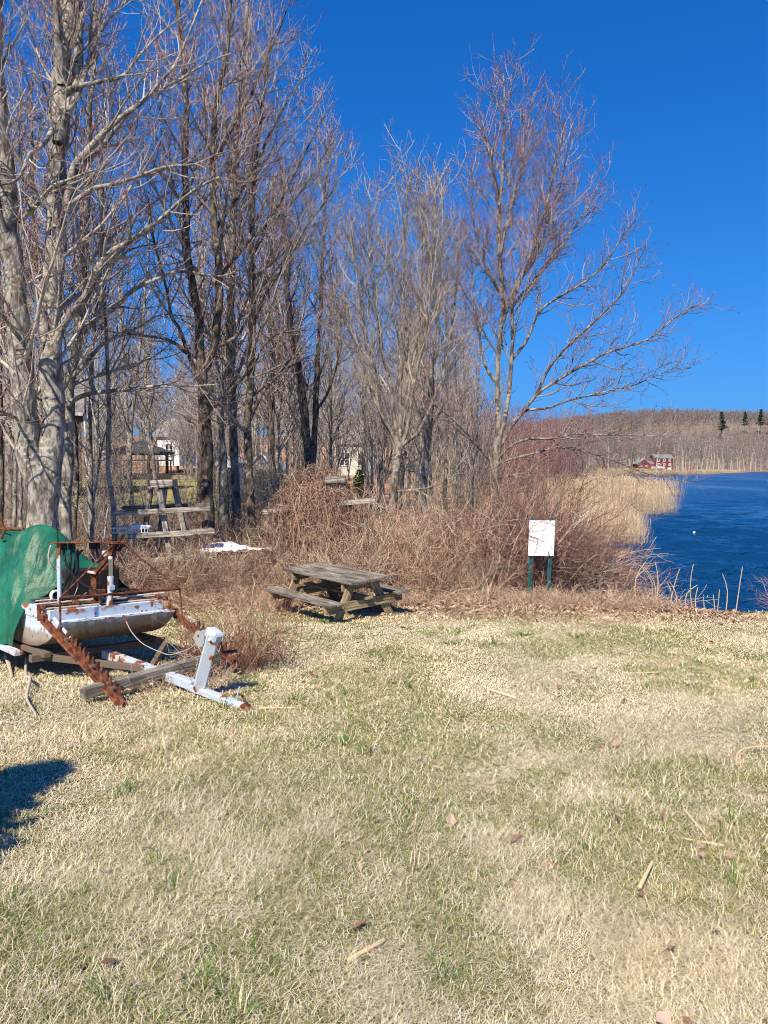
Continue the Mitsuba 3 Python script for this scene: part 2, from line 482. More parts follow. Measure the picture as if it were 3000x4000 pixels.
def twigs(rng, P2, R2, pal, d3, d4, out, l3=(0.35, 0.75), l4=(0.16, 0.30), up=0.5, buds=True, s3=3, thick=1.05):
    """Fine branches on the given ones: two more levels and the buds; appends coloured tubes to out."""
    d3, d4 = d3 * 0.85, d4 * 0.85
    P3, R3 = sprout(rng, P2, R2, counts(rng, P2, d3), 0.12, 1.0, (28, 58), lambda t, L: l3[0] + (l3[1] - l3[0]) * (1 - t) * np.minimum(1, L / 2), 5, up, 0.10, 0.7, 0.0034 * thick)
    out.append(tubes(P3, R3, s3, tint(rng, len(P3), 5, *pal['l3'])))
    P4, R4 = sprout(rng, P3, R3, counts(rng, P3, d4), 0.2, 1.0, (25, 55), lambda t, L: l4[0] + (l4[1] - l4[0]) * (1 - t), 4, up * 0.6, 0.12, 0.8, 0.0026 * thick)
    C4 = tint(rng, len(P4), 4, *pal['l4'])
    if buds:
        R4[:, 2] *= 1.0
        R4[:, 3] = 0.0062 * thick
        C4[:, 3] = np.asarray(pal['bud']) * rng.uniform(0.6, 1.4, (len(P4), 1))
        C4[:, 2] = 0.6 * C4[:, 2] + 0.4 * np.asarray(pal['bud'])
    out.append(tubes(P4, R4, 3, C4))


def resample(pts, k, rng, wob):
    P = spline(pts, k)
    w = rng.normal(0, wob, (k, 3))
    w[0] = w[-1] = 0
    w = (w + np.roll(w, 1, 0) + np.roll(w, -1, 0)) / 3
    return P + w


def hero(name, trace, seed, mat, pal, d2=2.4, d3=4.2, d4=5.5, limb_len=0.30, flare=1.35, foot=0.07, up=0.55, ang=(35, 58), l2=(0.5, 1.5), **lab):
    """A foreground tree from its stems and limbs: (radius, end radius, side limbs, points)."""
    rng = np.random.default_rng(seed)
    key = fresh(name)
    trunk, crown, parents, limbs = [], [], [], []
    for q, (r0, r1, m, txt) in enumerate(trace):
        pts = np.array([[float(c) for c in w.split(',')] for w in txt.split()])
        R0 = [r0, r1]
        if q == 0:
            g = float(ground(pts[0, 0], pts[0, 1])) - 0.12
            if pts[0, 2] > g + 0.25:
                pts = np.vstack([[pts[0, 0], pts[0, 1], g], pts])
            else:
                pts[0, 2] = g
            R0 = [r0 * flare, r0, r0 * 0.94, r1]
        L = np.linalg.norm(np.diff(pts, axis=0), axis=1).sum()
        k = int(max(12, min(60, L / 0.16)))
        P = resample(pts, k, rng, 0.012 + 0.1 * r1)[None]
        tt = np.linspace(0, 1, k)
        if q == 0:
            R = np.interp(tt, [0, foot if L > 5 else 0.2, 0.3, 1], R0)
        else:
            R = r0 * (1 - tt) ** 1.1 + r1 * (1 - (1 - tt) ** 1.1)
        R = (R * (1 + 0.05 * rng.normal(0, 1, k)))[None]
        (limbs if (m == 0 and q > 0) else trunk).append(tubes(P, R, 14 if r0 > 0.1 else 9 if r0 > 0.04 else 6))
        if m:
            P1, R1 = sprout(rng, P, R, np.array([m + int(L * 0.7)]), 0.22, 0.98, ang, lambda t, L: limb_len * L * (1.12 - t) + 0.4, 11, up, 0.07, 0.5, 0.006)
            crown.append(tubes(P1, R1, 5, tint(rng, len(P1), 11, *pal['l2'])))
            parents.append((P1, R1, 0.12))
            parents.append((P[:, int(k * 0.45):], R[:, int(k * 0.45):], 0.1))
        elif q > 0:
            parents.append((P, R, 0.25))
    for P1, R1, t0 in parents:
        P2, R2 = sprout(rng, P1, R1, counts(rng, P1, d2), t0, 1.0, (30, 58), lambda t, L: l2[0] + (l2[1] - l2[0]) * (1 - 0.8 * t) * np.minimum(1, L / 2.5), 8, up, 0.085, 0.6, 0.0062)
        crown.append(tubes(P2, R2, 4, tint(rng, len(P2), 8, *pal['l2'])))
        twigs(rng, P2, R2, pal, d3, d4, crown)
        twigs(rng, P1, R1, pal, d3 * 0.5, d4, crown)
    add(key + '__trunk', join(trunk), mat, smooth=True)
    for l in limbs:
        add(key + '__limb', l, mat, smooth=True)
    v, f, c = join(crown)
    add(key + '__crown', (v, f), 'vcol', color=c, smooth=True)
    tag(key, **lab)
    return key


TRACES = {}
TRACES['A'] = [
    (0.209, 0.122, 14, '-5.78,12.6,0.03 -5.77,12.6,0.47 -5.8,12.59,0.99 -5.89,12.58,1.47 -6,12.57,1.83 -6.03,12.56,2.34 -6.06,12.54,3.01 -6.08,12.53,3.64 -6.12,12.5,4.4 -6.15,12.49,5.05 -6.17,12.47,5.6 -6.22,12.44,6.56 -6.26,12.42,7.16 -6.27,12.38,8.06 -6.26,12.35,9.03 -6.24,12.3,10.17'),
    (0.2, 0.122, 12, '-5.76,12.6,0.77 -5.69,12.61,1.25 -5.67,12.62,1.49 -5.61,12.64,2.17 -5.59,12.66,2.85 -5.65,12.69,3.46 -5.63,12.71,4.04 -5.58,12.75,4.72 -5.52,12.78,5.4 -5.5,12.79,5.71 -5.52,12.82,6.21 -5.5,12.85,6.72 -5.45,12.89,7.4 -5.45,12.92,8.01 -5.4,12.95,8.58 -5.31,12.98,8.99 -5.26,13.01,9.43 -5.19,13.1,10.93'),
    (0.096, 0.043, 10, '-5.37,12.6,6.91 -5.31,12.65,7.29 -5.17,12.74,7.72 -5.13,12.86,8.27 -5.16,13.08,9.14 -5.18,13.26,9.83 -5.24,13.6,11.08'),
    (0.078, 0.039, 10, '-5.3,12.6,7.85 -5.29,12.51,8.34 -5.24,12.36,8.88 -5.08,12,9.77'),
    (0.065, 0.013, 0, '-5.28,12.6,5.92 -5.23,12.61,6.11 -5.14,12.67,6.59 -4.92,12.73,6.87 -4.67,12.79,7.16 -4.42,12.86,7.45 -4.13,12.93,7.68 -3.85,13.02,8.02 -3.53,13.14,8.52 -3.34,13.27,9.09 -3.15,13.4,9.66'),
    (0.056, 0.011, 0, '-5.26,12.6,5.8 -5.17,12.7,6.29 -5.04,12.82,6.67 -4.89,12.91,6.88 -4.64,13.08,7.28 -4.43,13.25,7.7 -4.09,13.47,8.11 -3.66,13.72,8.49 -3.3,13.94,8.85 -2.84,14.2,9.19'),
    (0.043, 0.009, 0, '-5.23,12.6,5.92 -5.09,12.59,6 -4.77,12.55,6.18 -4.46,12.51,6.22 -4.1,12.46,6.31 -3.68,12.39,6.41 -3.09,12.29,6.45 -2.62,12.19,6.58 -2.19,12.1,6.64'),
    (0.087, 0.013, 0, '-5.53,12.6,3.42 -5.42,12.55,3.78 -5.25,12.49,4.06 -4.92,12.39,4.35 -4.61,12.23,4.82 -4.34,12.13,5.04 -4.05,12.04,5.14 -3.76,11.93,5.3 -3.42,11.8,5.49 -2.93,11.59,5.77 -2.45,11.4,5.92'),
    (0.048, 0.009, 0, '-5.4,12.6,7.24 -5.51,12.37,6.81 -5.63,12.07,6.45 -5.65,11.68,5.99 -5.73,11.44,5.82 -5.82,11.1,5.66'),
    (0.043, 0.009, 0, '-5.3,12.6,7.73 -5.06,12.65,7.86 -4.76,12.75,7.97 -4.42,12.88,8.11 -4.1,13.1,8.65 -3.8,13.31,9.1 -3.49,13.5,9.47'),
    (0.052, 0.009, 0, '-5.22,12.6,7.36 -5.02,12.76,7.93 -4.91,13.05,8.71 -4.76,13.27,9.21 -4.56,13.49,9.63 -4.29,13.8,10.26'),
    (0.043, 0.009, 0, '-6.14,12.6,3.66 -6.03,12.15,3.87 -5.94,11.7,3.94 -5.83,11,3.91'),
    (0.048, 0.011, 0, '-6.21,12.6,5.59 -5.83,12.43,5.7 -5.5,12.2,5.86 -5.15,11.91,6 -4.66,11.56,5.98 -4.21,11.2,5.96'),
    (0.035, 0.009, 0, '-6.06,12.6,2.38 -6.09,12.34,2.4 -6.01,11.69,2.44 -5.81,10.8,2.41'),
]
TRACES['B'] = [
    (0.113, 0.034, 8, '-6.09,14.2,-0.07 -6.12,14.23,0.77 -6.08,14.28,1.7 -6.08,14.34,2.73 -6,14.39,3.41 -5.9,14.43,3.96 -5.83,14.46,4.45 -5.82,14.51,4.99 -5.76,14.56,5.63 -5.76,14.62,6.37 -5.7,14.7,7.37 -5.69,14.79,8.36 -5.63,14.88,9.37 -5.61,15,10.63'),
    (0.059, 0.012, 0, '-5.79,14.2,3.94 -5.55,14.25,4.3 -5.16,14.33,4.58 -4.8,14.44,4.94 -4.44,14.53,5.15 -3.93,14.67,5.36 -3.27,14.85,5.34 -2.74,15,5.55'),
    (0.049, 0.01, 0, '-6.02,14.2,2.72 -5.87,14.18,2.86 -5.61,14.13,2.96 -5.24,14.05,2.99 -4.5,13.87,3.04 -3.73,13.65,3.06 -2.98,13.4,3.06'),
    (0.044, 0.01, 0, '-5.94,14.2,3.25 -5.71,14.31,3.55 -5.36,14.58,4.03 -4.87,14.91,4.33 -4.45,15.23,4.65 -3.92,15.6,4.67'),
    (0.039, 0.007, 0, '-5.7,14.2,4.82 -5.39,14.32,5.09 -5.09,14.6,5.64 -4.72,14.86,5.91 -4.21,15.2,6.06'),
]
TRACES['C1'] = [
    (0.085, 0.026, 4, '-9.62,19,-0.44 -9.58,19,1.73 -9.52,19,3.67 -9.5,19,5.59 -9.49,19,7.49 -9.48,19,9.98 -9.42,19,12.43'),
]
TRACES['C2'] = [
    (0.044, 0.015, 2, '-8.48,17,-0.16 -8.43,17,2.01 -8.37,17,3.46 -8.25,17,5.17 -8.09,17,6.87 -7.98,17,8.54'),
]
TRACES['C3'] = [
    (0.042, 0.015, 2, '-8.58,17.5,-0.21 -8.55,17.5,1.72 -8.51,17.5,3.15 -8.33,17.5,4.99 -8.11,17.5,6.45 -8,17.5,8.18'),
]
TRACES['C4'] = [
    (0.066, 0.022, 3, '-8.29,16,-0.11 -8.24,16,1.71 -8.2,16,3.35 -8.17,16,6.03 -8.16,16,8.14'),
]
TRACES['B2'] = [
    (0.063, 0.02, 3, '-6.53,16.5,-0.05 -6.53,16.5,1.26 -6.5,16.5,2.56 -6.43,16.5,3.96 -6.27,16.5,5.34 -6.17,16.5,6.71 -6.09,16.5,8.34'),
]
TRACES['B3'] = [
    (0.07, 0.022, 5, '-6.71,15.6,-0.13 -6.66,15.6,1.17 -6.67,15.6,2.24 -6.72,15.6,3.3 -6.77,15.6,4.36 -7.09,15.6,5.4 -7.21,15.6,6.44 -7.2,15.6,7.97 -7.18,15.6,9.49'),
]
TRACES['B4'] = [
    (0.039, 0.017, 2, '-6.69,16,0.11 -6.62,16,1.16 -6.61,16,2.26 -6.66,16,3.35 -6.54,16,4.43 -6.45,16,5.5 -6.39,16,7.09'),
]
TRACES['S1'] = [
    (0.05, 0.018, 2, '-5.32,14.6,0.14 -5.32,14.6,0.44 -5.37,14.62,1.14 -5.43,14.63,1.59 -5.41,14.65,2.2 -5.41,14.68,3.1 -5.45,14.73,4.55 -5.49,14.78,5.69 -5.5,14.84,7.18 -5.51,14.9,8.41'),
]
TRACES['S2'] = [
    (0.029, 0.01, 2, '-5.52,14,0.2 -5.53,14.1,0.87 -5.49,14.2,1.31 -5.43,14.38,2.04 -5.32,14.5,2.44 -5.22,14.6,2.8'),
]
TRACES['S3'] = [
    (0.049, 0.016, 2, '-6.49,19,0.09 -6.5,19,1.08 -6.44,19,2.45 -6.3,19,3.67 -6.07,19,5.28 -5.91,19,6.86 -5.82,19,8.12'),
]
TRACES['D'] = [
    (0.14, 0.108, 0, '-3.72,15.6,-0.13 -3.72,15.6,0.63 -3.72,15.6,1.17 -3.72,15.6,1.88 -3.73,15.6,2.51 -3.75,15.6,3.14 -3.77,15.6,3.48 -3.79,15.6,3.83'),
    (0.097, 0.038, 10, '-3.78,15.6,3.62 -3.82,15.6,3.88 -3.84,15.62,4.48 -3.94,15.64,5.14 -4.08,15.68,5.93 -4.1,15.7,6.53 -4.1,15.76,7.78 -4.09,15.83,9.02 -4.13,15.88,10.05 -4.22,15.92,10.67 -4.25,16,11.99'),
    (0.091, 0.038, 10, '-3.76,15.6,3.57 -3.63,15.59,3.81 -3.48,15.58,4.3 -3.4,15.54,5.08 -3.38,15.5,5.8 -3.45,15.47,6.39 -3.47,15.39,7.63 -3.35,15.3,8.77 -3.17,15.24,9.52 -3.08,15.2,10.07 -2.97,15.1,11.17'),
    (0.048, 0.013, 0, '-3.77,15.6,3.36 -3.93,15.57,3.6 -4.05,15.51,3.96 -4.19,15.42,4.4 -4.33,15.35,4.67 -4.42,15.16,5.39 -4.55,14.95,6.09 -4.58,14.7,6.83'),
    (0.048, 0.011, 0, '-3.42,15.6,4.1 -3.16,15.64,4.23 -2.95,15.7,4.49 -2.64,15.88,5.24 -2.33,16.03,5.72 -1.97,16.2,6.19 -1.49,16.4,6.68'),
    (0.046, 0.011, 0, '-3.66,15.6,2.77 -3.52,15.58,2.85 -3.32,15.53,3.01 -2.95,15.39,3.37 -2.68,15.27,3.63 -2.36,15.07,4.06 -2.03,14.92,4.24 -1.5,14.7,4.25'),
    (0.043, 0.011, 0, '-3.82,15.6,3.83 -4.07,15.51,3.92 -4.38,15.31,4.15 -4.81,15.02,4.2 -5.24,14.66,4.19 -5.49,14.4,4.24'),
    (0.043, 0.011, 0, '-3.41,15.6,5.4 -2.98,15.73,6.06 -2.47,15.9,6.63 -1.9,16.12,7.23 -1.43,16.37,8.02 -1.06,16.6,8.71'),
    (0.043, 0.011, 0, '-3.48,15.6,6.44 -3.02,15.76,7.21 -2.63,15.98,8.02 -2.23,16.29,9.05 -1.88,16.54,9.8 -1.68,16.8,10.64'),
    (0.038, 0.011, 0, '-3.48,15.6,7.77 -3.07,15.52,8.45 -2.67,15.41,9.09 -2.28,15.26,9.81 -1.95,15.11,10.4 -1.74,15,10.82'),
]
TRACES['E1'] = [
    (0.138, 0.036, 8, '-4.52,21,0.01 -4.53,21,0.59 -4.56,21,1.82 -4.67,21,2.83 -4.47,21,4.23 -4.32,21,5.63 -4.23,21,8.11 -4.05,21,10.18 -3.78,21,12.22 -3.59,21,13.84'),
    (0.072, 0.022, 3, '-4.67,21,2.89 -4.68,21.08,3.9 -4.84,21.22,5.14 -5.08,21.37,6.23 -5.18,21.56,7.57 -5.29,21.8,9.08'),
]
TRACES['E2'] = [
    (0.112, 0.031, 8, '-3.58,18,-0.02 -3.61,18.02,1.1 -3.65,18.05,2.42 -3.69,18.07,3.39 -3.71,18.1,4.55 -3.66,18.15,6.02 -3.59,18.21,7.85 -3.52,18.28,9.66 -3.36,18.35,11.47 -3.26,18.4,12.67'),
]
TRACES['E3'] = [
    (0.096, 0.022, 9, '-2.89,16.3,-0.2 -2.92,16.3,0.65 -2.97,16.3,1.9 -2.98,16.3,2.55 -2.91,16.3,3.43 -2.85,16.3,4.51 -2.86,16.3,5.59 -2.83,16.3,6.65 -2.73,16.3,8.26 -2.56,16.3,9.42 -2.38,16.3,10.63'),
    (0.045, 0.011, 0, '-2.97,16.3,2.49 -2.75,16.41,3.06 -2.43,16.55,3.52 -2.05,16.69,3.82 -1.5,16.9,4.13'),
    (0.042, 0.011, 0, '-2.86,16.3,4.59 -2.54,16.24,5.29 -2.08,16.15,5.96 -1.62,16.04,6.68 -1.13,15.92,7.27 -0.74,15.8,7.85'),
    (0.039, 0.011, 0, '-2.84,16.3,6.11 -2.43,16.39,6.95 -2,16.52,7.81 -1.56,16.68,8.74 -1.24,16.8,9.39'),
]
TRACES['F'] = [
    (0.133, 0.022, 6, '-2.12,21.5,0.27 -2.15,21.5,1.23 -2.2,21.5,1.99 -2.31,21.5,3.15 -2.44,21.5,4.3 -2.61,21.5,5.1 -2.74,21.5,6.41 -2.8,21.5,7.55 -2.9,21.5,8.97 -2.92,21.5,10.38'),
    (0.104, 0.022, 7, '-2.13,21.5,1.3 -2.03,21.52,2.23 -1.96,21.56,3.16 -1.93,21.61,4.31 -1.84,21.69,6.05 -1.78,21.76,7.2 -1.75,21.81,8.07 -1.66,21.91,9.84 -1.55,22,11.16'),
    (0.044, 0.011, 0, '-1.95,21.5,3.22 -1.65,21.45,3.65 -1.38,21.34,4.36 -1.22,21.14,5.41 -1.06,20.9,6.48'),
]
TRACES['F0'] = [
    (0.074, 0.021, 4, '-3.58,24,0.11 -3.59,24,2.04 -3.57,24,4.61 -3.67,24,6.84 -3.56,24,9.04 -3.47,24,10.62'),
]
TRACES['G'] = [
    (0.116, 0.087, 0, '0.12,16.8,-0.26 0.16,16.8,0.26 0.21,16.8,1.09 0.3,16.8,1.86 0.35,16.8,2.12'),
    (0.052, 0.014, 5, '0.32,16.8,1.99 0.21,16.76,2.9 0.16,16.74,3.34 -0.02,16.69,4 -0.11,16.64,4.66 -0.28,16.51,6.17 -0.33,16.4,7.33'),
    (0.052, 0.014, 6, '0.35,16.8,2.06 0.37,16.8,2.22 0.37,16.87,3.36 0.44,16.93,4.26 0.44,16.99,4.95 0.49,17.15,6.63 0.55,17.3,8.16'),
    (0.049, 0.014, 5, '0.36,16.8,2.02 0.44,16.8,2.18 0.57,16.79,2.67 0.61,16.78,3.12 0.75,16.76,3.79 0.92,16.73,4.46 1.07,16.67,6.21 1.14,16.6,7.67'),
    (0.046, 0.012, 4, '0.35,16.8,2 0.52,16.81,2.15 0.76,16.84,2.36 1.12,16.93,3.13 1.31,17,3.59 1.61,17.25,5.23 1.74,17.5,6.74'),
    (0.041, 0.012, 4, '0.29,16.8,1.95 0.21,16.78,2.27 -0.11,16.7,2.89 -0.24,16.56,3.77 -0.55,16.27,5.29 -0.68,16,6.45'),
    (0.035, 0.012, 3, '0.32,16.8,1.83 0,16.89,2.58 -0.35,17.04,3.46 -0.7,17.25,4.47 -1.07,17.43,5.26 -1.26,17.7,6.5'),
    (0.035, 0.009, 0, '0.23,16.8,1.02 0.8,16.73,1.06 1.21,16.66,1.18 1.56,16.57,1.45 1.87,16.5,1.54'),
    (0.035, 0.009, 4, '0.4,16.8,2.18 0.58,16.93,3.45 0.82,17.16,4.92 0.88,17.42,6.42 0.89,17.7,7.9'),
]
TRACES['G2'] = [
    (0.083, 0.021, 6, '1.07,20,-0.33 1.1,20.03,1.05 1.16,20.07,2.43 1.24,20.12,3.8 1.37,20.17,5.16 1.51,20.24,6.87 1.57,20.3,8.23'),
]
TRACES['H'] = [
    (0.117, 0.094, 0, '2.57,17,-0.64 2.58,17,0.22 2.56,17,1.2 2.54,17,1.69 2.59,17,2.08 2.61,17,2.3'),
    (0.064, 0.018, 8, '2.6,17,2.18 2.6,17.01,2.61 2.57,17.03,3.66 2.64,17.06,4.61 2.72,17.09,5.43 2.63,17.11,6 2.61,17.16,7.3 2.7,17.23,8.85 2.69,17.3,10.41'),
    (0.056, 0.015, 8, '2.59,17,2.13 2.73,16.99,2.57 2.84,16.96,3.3 2.89,16.92,4.16 2.89,16.87,5.18 3.13,16.82,5.93 3.47,16.76,6.92 3.74,16.67,8.13 3.89,16.6,9.03'),
    (0.041, 0.009, 0, '2.68,17,5.23 2.71,17.01,5.06 2.95,17.07,5.59 3.4,17.17,6.27 3.8,17.34,7.36 4.21,17.54,8.54 4.44,17.7,9.41'),
    (0.038, 0.009, 0, '2.87,17,3.97 3.18,16.95,4.37 3.51,16.83,5.07 3.99,16.72,5.4 4.7,16.54,5.85 5.13,16.34,6.5 5.38,16.2,6.94'),
    (0.053, 0.009, 0, '2.6,17,2.01 2.69,17,2.1 2.87,16.98,2.47 3.13,16.96,2.81 3.44,16.93,3.2 3.91,16.9,3.53 4.43,16.85,3.82 5.07,16.8,4.14 5.81,16.73,4.39 6.45,16.66,4.88 7.02,16.6,5.2'),
    (0.032, 0.007, 0, '3.15,17,2.83 3.26,17.01,2.88 3.72,17.06,2.92 4.33,17.16,3.12 5,17.29,3.28 5.69,17.43,3.44 6.5,17.61,3.76 7.29,17.8,4.09'),
    (0.038, 0.007, 0, '2.6,17,1.72 2.8,16.96,1.98 3.06,16.91,2.13 3.34,16.86,2.22 3.76,16.76,2.22 4.39,16.6,2.31 5.01,16.42,2.3 5.85,16.15,2.25 6.26,16,2.2'),
    (0.032, 0.007, 0, '2.59,17,1.6 2.69,17.01,1.69 3.03,17.03,1.79 3.44,17.07,1.89 4.04,17.14,2.04 4.76,17.23,1.9 5.39,17.32,1.7 6.09,17.43,1.44 6.57,17.5,1.34 7.22,17.6,1.21'),
    (0.026, 0.009, 0, '2.61,17,1.31 2.91,16.89,1.38 3.35,16.62,1.45 3.76,16.3,1.39'),
    (0.038, 0.009, 0, '2.54,17,1.66 2.39,16.97,1.78 1.99,16.83,2.18 1.56,16.64,2.62 1.09,16.42,2.96 0.78,16.2,3.37'),
    (0.035, 0.009, 0, '2.59,17,3.46 2.33,17.03,3.81 2.16,17.11,4.62 2.05,17.23,5.51 2,17.4,6.71'),
    (0.035, 0.009, 0, '2.63,17,5.46 2.49,16.98,5.68 2.22,16.89,6.2 1.97,16.71,7 1.91,16.5,7.8'),
    (0.038, 0.009, 0, '2.6,17,6.31 2.8,17.14,7.19 3.09,17.37,8.24 3.31,17.65,9.39 3.5,17.9,10.31'),
    (0.038, 0.009, 0, '2.9,17,5.17 3.37,17.13,5.77 4.06,17.39,6.65 4.71,17.7,7.56 5.2,18,8.42'),
    (0.035, 0.009, 0, '3.46,17,3.2 3.74,16.87,3.84 4.2,16.66,4.38 4.69,16.41,4.83 5.14,16.11,5.36 5.34,15.8,5.97'),
    (0.032, 0.009, 0, '2.58,17,7.43 2.41,17.08,8.3 2.25,17.21,9.19 2.14,17.3,9.79'),
]


hero('maple_tree', TRACES['A'], 11, 'bark_grey', GREYS, flare=1.55, foot=0.26, d2=2.8, d3=4.2, d4=5.2, label='thick grey maple with twin trunks forking low behind the green tarp', category='tree')
hero('maple_tree', TRACES['B'], 12, 'bark_grey', GREYS, d2=3.0, d3=4.6, d4=5.2, label='grey tree just to the right of the twin maple, its long low limb reaching across', category='tree')
hero('maple_tree', TRACES['D'], 13, 'bark_dark', DARKS, d2=3.4, d3=4.8, d4=5.6, label='black trunked tree forking into a wide V behind the wooden rack', category='tree')
hero('maple_tree', TRACES['H'], 14, 'bark_brown', REDTIPS, d2=4.2, d3=6.2, d4=6.6, up=0.6, l2=(0.4, 1.15), label='broad red budded maple behind the white sign, limbs sweeping out over the lake', category='tree')
hero('maple_tree', TRACES['G'], 15, 'bark_brown', TANS, d2=4.2, d3=5.4, d4=5.6, up=0.8, ang=(22, 42), label='pale tree splitting into many upright stems behind the picnic table', category='tree')
hero('maple_tree', TRACES['F'], 16, 'bark_dark', DARKS, d2=3.4, d3=4.4, d4=5.0, ang=(22, 45), up=0.8, label='dark tree with two slim stems in a narrow V above the vine mound', category='tree')
hero('maple_tree', TRACES['E1'], 17, 'bark_grey', GREYS, d2=3.0, d3=4.2, d4=4.8, up=0.8, ang=(22, 45), label='pale straight trunk right behind the black V tree, beside the white shed', category='tree')
hero('maple_tree', TRACES['E2'], 18, 'bark_brown', DARKS, d2=3.0, d3=4.2, d4=4.8, up=0.8, ang=(22, 45), label='straight brown grey trunk between the pale trunk and the dark leaning one', category='tree')
hero('maple_tree', TRACES['E3'], 19, 'bark_dark', DARKS, d2=3.4, d3=4.6, d4=5.2, label='dark slender tree with a slight lean between the rack and the vine mound', category='tree')
for nm, sd, mt, lb in (('C1', 21, 'bark_grey', 'mid sized mottled trunk in front of the brown house, nearest its corner window'),
                       ('C2', 22, 'bark_grey', 'thin trunk left of the white house window, slimmer than its neighbour'),
                       ('C3', 23, 'bark_grey', 'thin trunk in front of the white paned house window, beside the twin maple'),
                       ('C4', 24, 'bark_dark', 'dark trunk cut off by the left edge of the picture'),
                       ('B2', 25, 'bark_grey', 'straight grey trunk by the house downspout, left of the yellow urn'),
                       ('B3', 26, 'bark_dark', 'dark trunk close behind the twin maple, leaning left as it rises'),
                       ('B4', 27, 'bark_dark', 'slim dark curved trunk between the twin maple and the downspout'),
                       ('F0', 28, 'bark_dark', 'thin straight dark tree left of the narrow V tree'),
                       ('G2', 29, 'bark_grey', 'single pale stem standing behind the many stemmed pale tree')):
    hero('bare_tree', TRACES[nm], sd, mt, TANS if mt == 'bark_grey' else DARKS, d2=2.6, d3=3.8, d4=4.2, up=0.8, ang=(25, 48), label=lb, category='tree')
for nm, sd, lb in (('S1', 31, 'pale green barked sapling standing left of the wooden rack'),
                   ('S2', 32, 'thin leaning whip of a sapling beside the pale sapling'),
                   ('S3', 33, 'slender sapling behind the wooden rack, in front of the gazebo')):
    hero('sapling', TRACES[nm], sd, 'bark_grey', TANS, d2=1.4, d3=2.4, d4=3.0, limb_len=0.22, label=lb, category='sapling')


def wild(seed, H, spread, pal, n1, d2, d3, ang, up, r, lean=0.04, multi=1, t0=0.28):
    """A whole woodland tree about the origin, as (trunk, crown)."""
    rng = np.random.default_rng(seed)
    trunk, crown = [], []
    for m in range(multi):
        d = nrm(np.array([[rng.normal(0, lean + 0.10 * (multi > 1)), rng.normal(0, lean + 0.10 * (multi > 1)), 1]]))
        P, R = walk(rng, np.array([[rng.normal(0, .1 * (multi > 1)), rng.normal(0, .1 * (multi > 1)), -0.25]]), d, np.array([H * rng.uniform(.85, 1)]), 16, 0.25, 0.035, np.array([r]), 0.012, 0.8)
        trunk.append(tubes(P, R, 7))
        P1, R1 = sprout(rng, P, R, np.array([n1]), t0, 0.97, ang, lambda t, L: spread * (1.15 - t) + 0.5, 8, up, 0.08, 0.5, 0.009)
        crown.append(tubes(P1, R1, 4, tint(rng, len(P1), 8, *pal['l2'])))
        P2, R2 = sprout(rng, P1, R1, counts(rng, P1, d2), 0.15, 1, (28, 55), lambda t, L: 0.4 + 0.9 * (1 - t) * np.minimum(1, L / 2), 5, up, 0.1, 0.7, 0.007)
        crown.append(tubes(P2, R2, 3, tint(rng, len(P2), 5, *pal['l3'])))
        P3, R3 = sprout(rng, P2, R2, counts(rng, P2, d3), 0.15, 1, (25, 55), lambda t, L: 0.25 + 0.3 * (1 - t), 3, up * .6, 0.12, 0.8, 0.0062)
        C3 = tint(rng, len(P3), 3, *pal['l4'])
        crown.append(tubes(P3, R3, 3, C3))
    return join(trunk), join(crown)


REDS = dict(l2=((0.26, 0.22, 0.20), (0.24, 0.18, 0.17)), l3=((0.24, 0.17, 0.165), (0.25, 0.14, 0.14)), l4=((0.25, 0.13, 0.13), (0.28, 0.095, 0.10)), bud=(0.3, 0.06, 0.06))
KINDS = [('wood_a', wild(41, 13, 2.6, TANS, 34, 2.8, 3.0, (28, 50), 0.7, 0.12), 'bark_grey'),
         ('wood_b', wild(42, 11, 2.2, TANS, 30, 3.0, 3.0, (25, 45), 0.8, 0.085), 'bark_grey'),
         ('wood_c', wild(43, 14, 3.2, DARKS, 32, 2.6, 2.8, (35, 60), 0.6, 0.15), 'bark_dark'),
         ('wood_d', wild(44, 9, 2.2, TANS, 20, 3.0, 3.2, (25, 50), 0.7, 0.06, multi=2, t0=0.15), 'bark_grey'),
         ('wood_e', wild(45, 9.5, 2.8, REDS, 20, 3.0, 3.2, (30, 55), 0.7, 0.08, multi=2, t0=0.18), 'bark_grey')]
for nm, (tr, cr), bk in KINDS:
    scene['group_' + nm] = {'type': 'shapegroup', 'trunk': mikit.ply(tr, bk, smooth=True), 'crown': mikit.ply(cr[:2], 'vcol', smooth=True, color=np.clip(cr[2], 0, 1))}


STUFF = {}


def place(key, proto, x, y, rot=0, s=1.0, sz=None, z=None, tilt=0.0, **lab):
    if key in ('far_woods', 'bramble_thicket', 'reed_bed'):
        STUFF[key] = STUFF.get(key, 0) + 1
        key = f'{key}__{STUFF[key]:04d}'
    else:
        key = fresh(key)
    z = float(ground(x, y)) if z is None else z
    m = TM().translate([x, y, z]).rotate([0, 0, 1], rot)
    if tilt:
        m = m.rotate([1, 0, 0], tilt)
    scene[key] = {'type': 'instance', 'to_world': m.scale([s, s, sz or s]), 'g': {"type": "ref", "id": "group_" + proto}}
    if lab:
        tag(key, **lab)
    return key


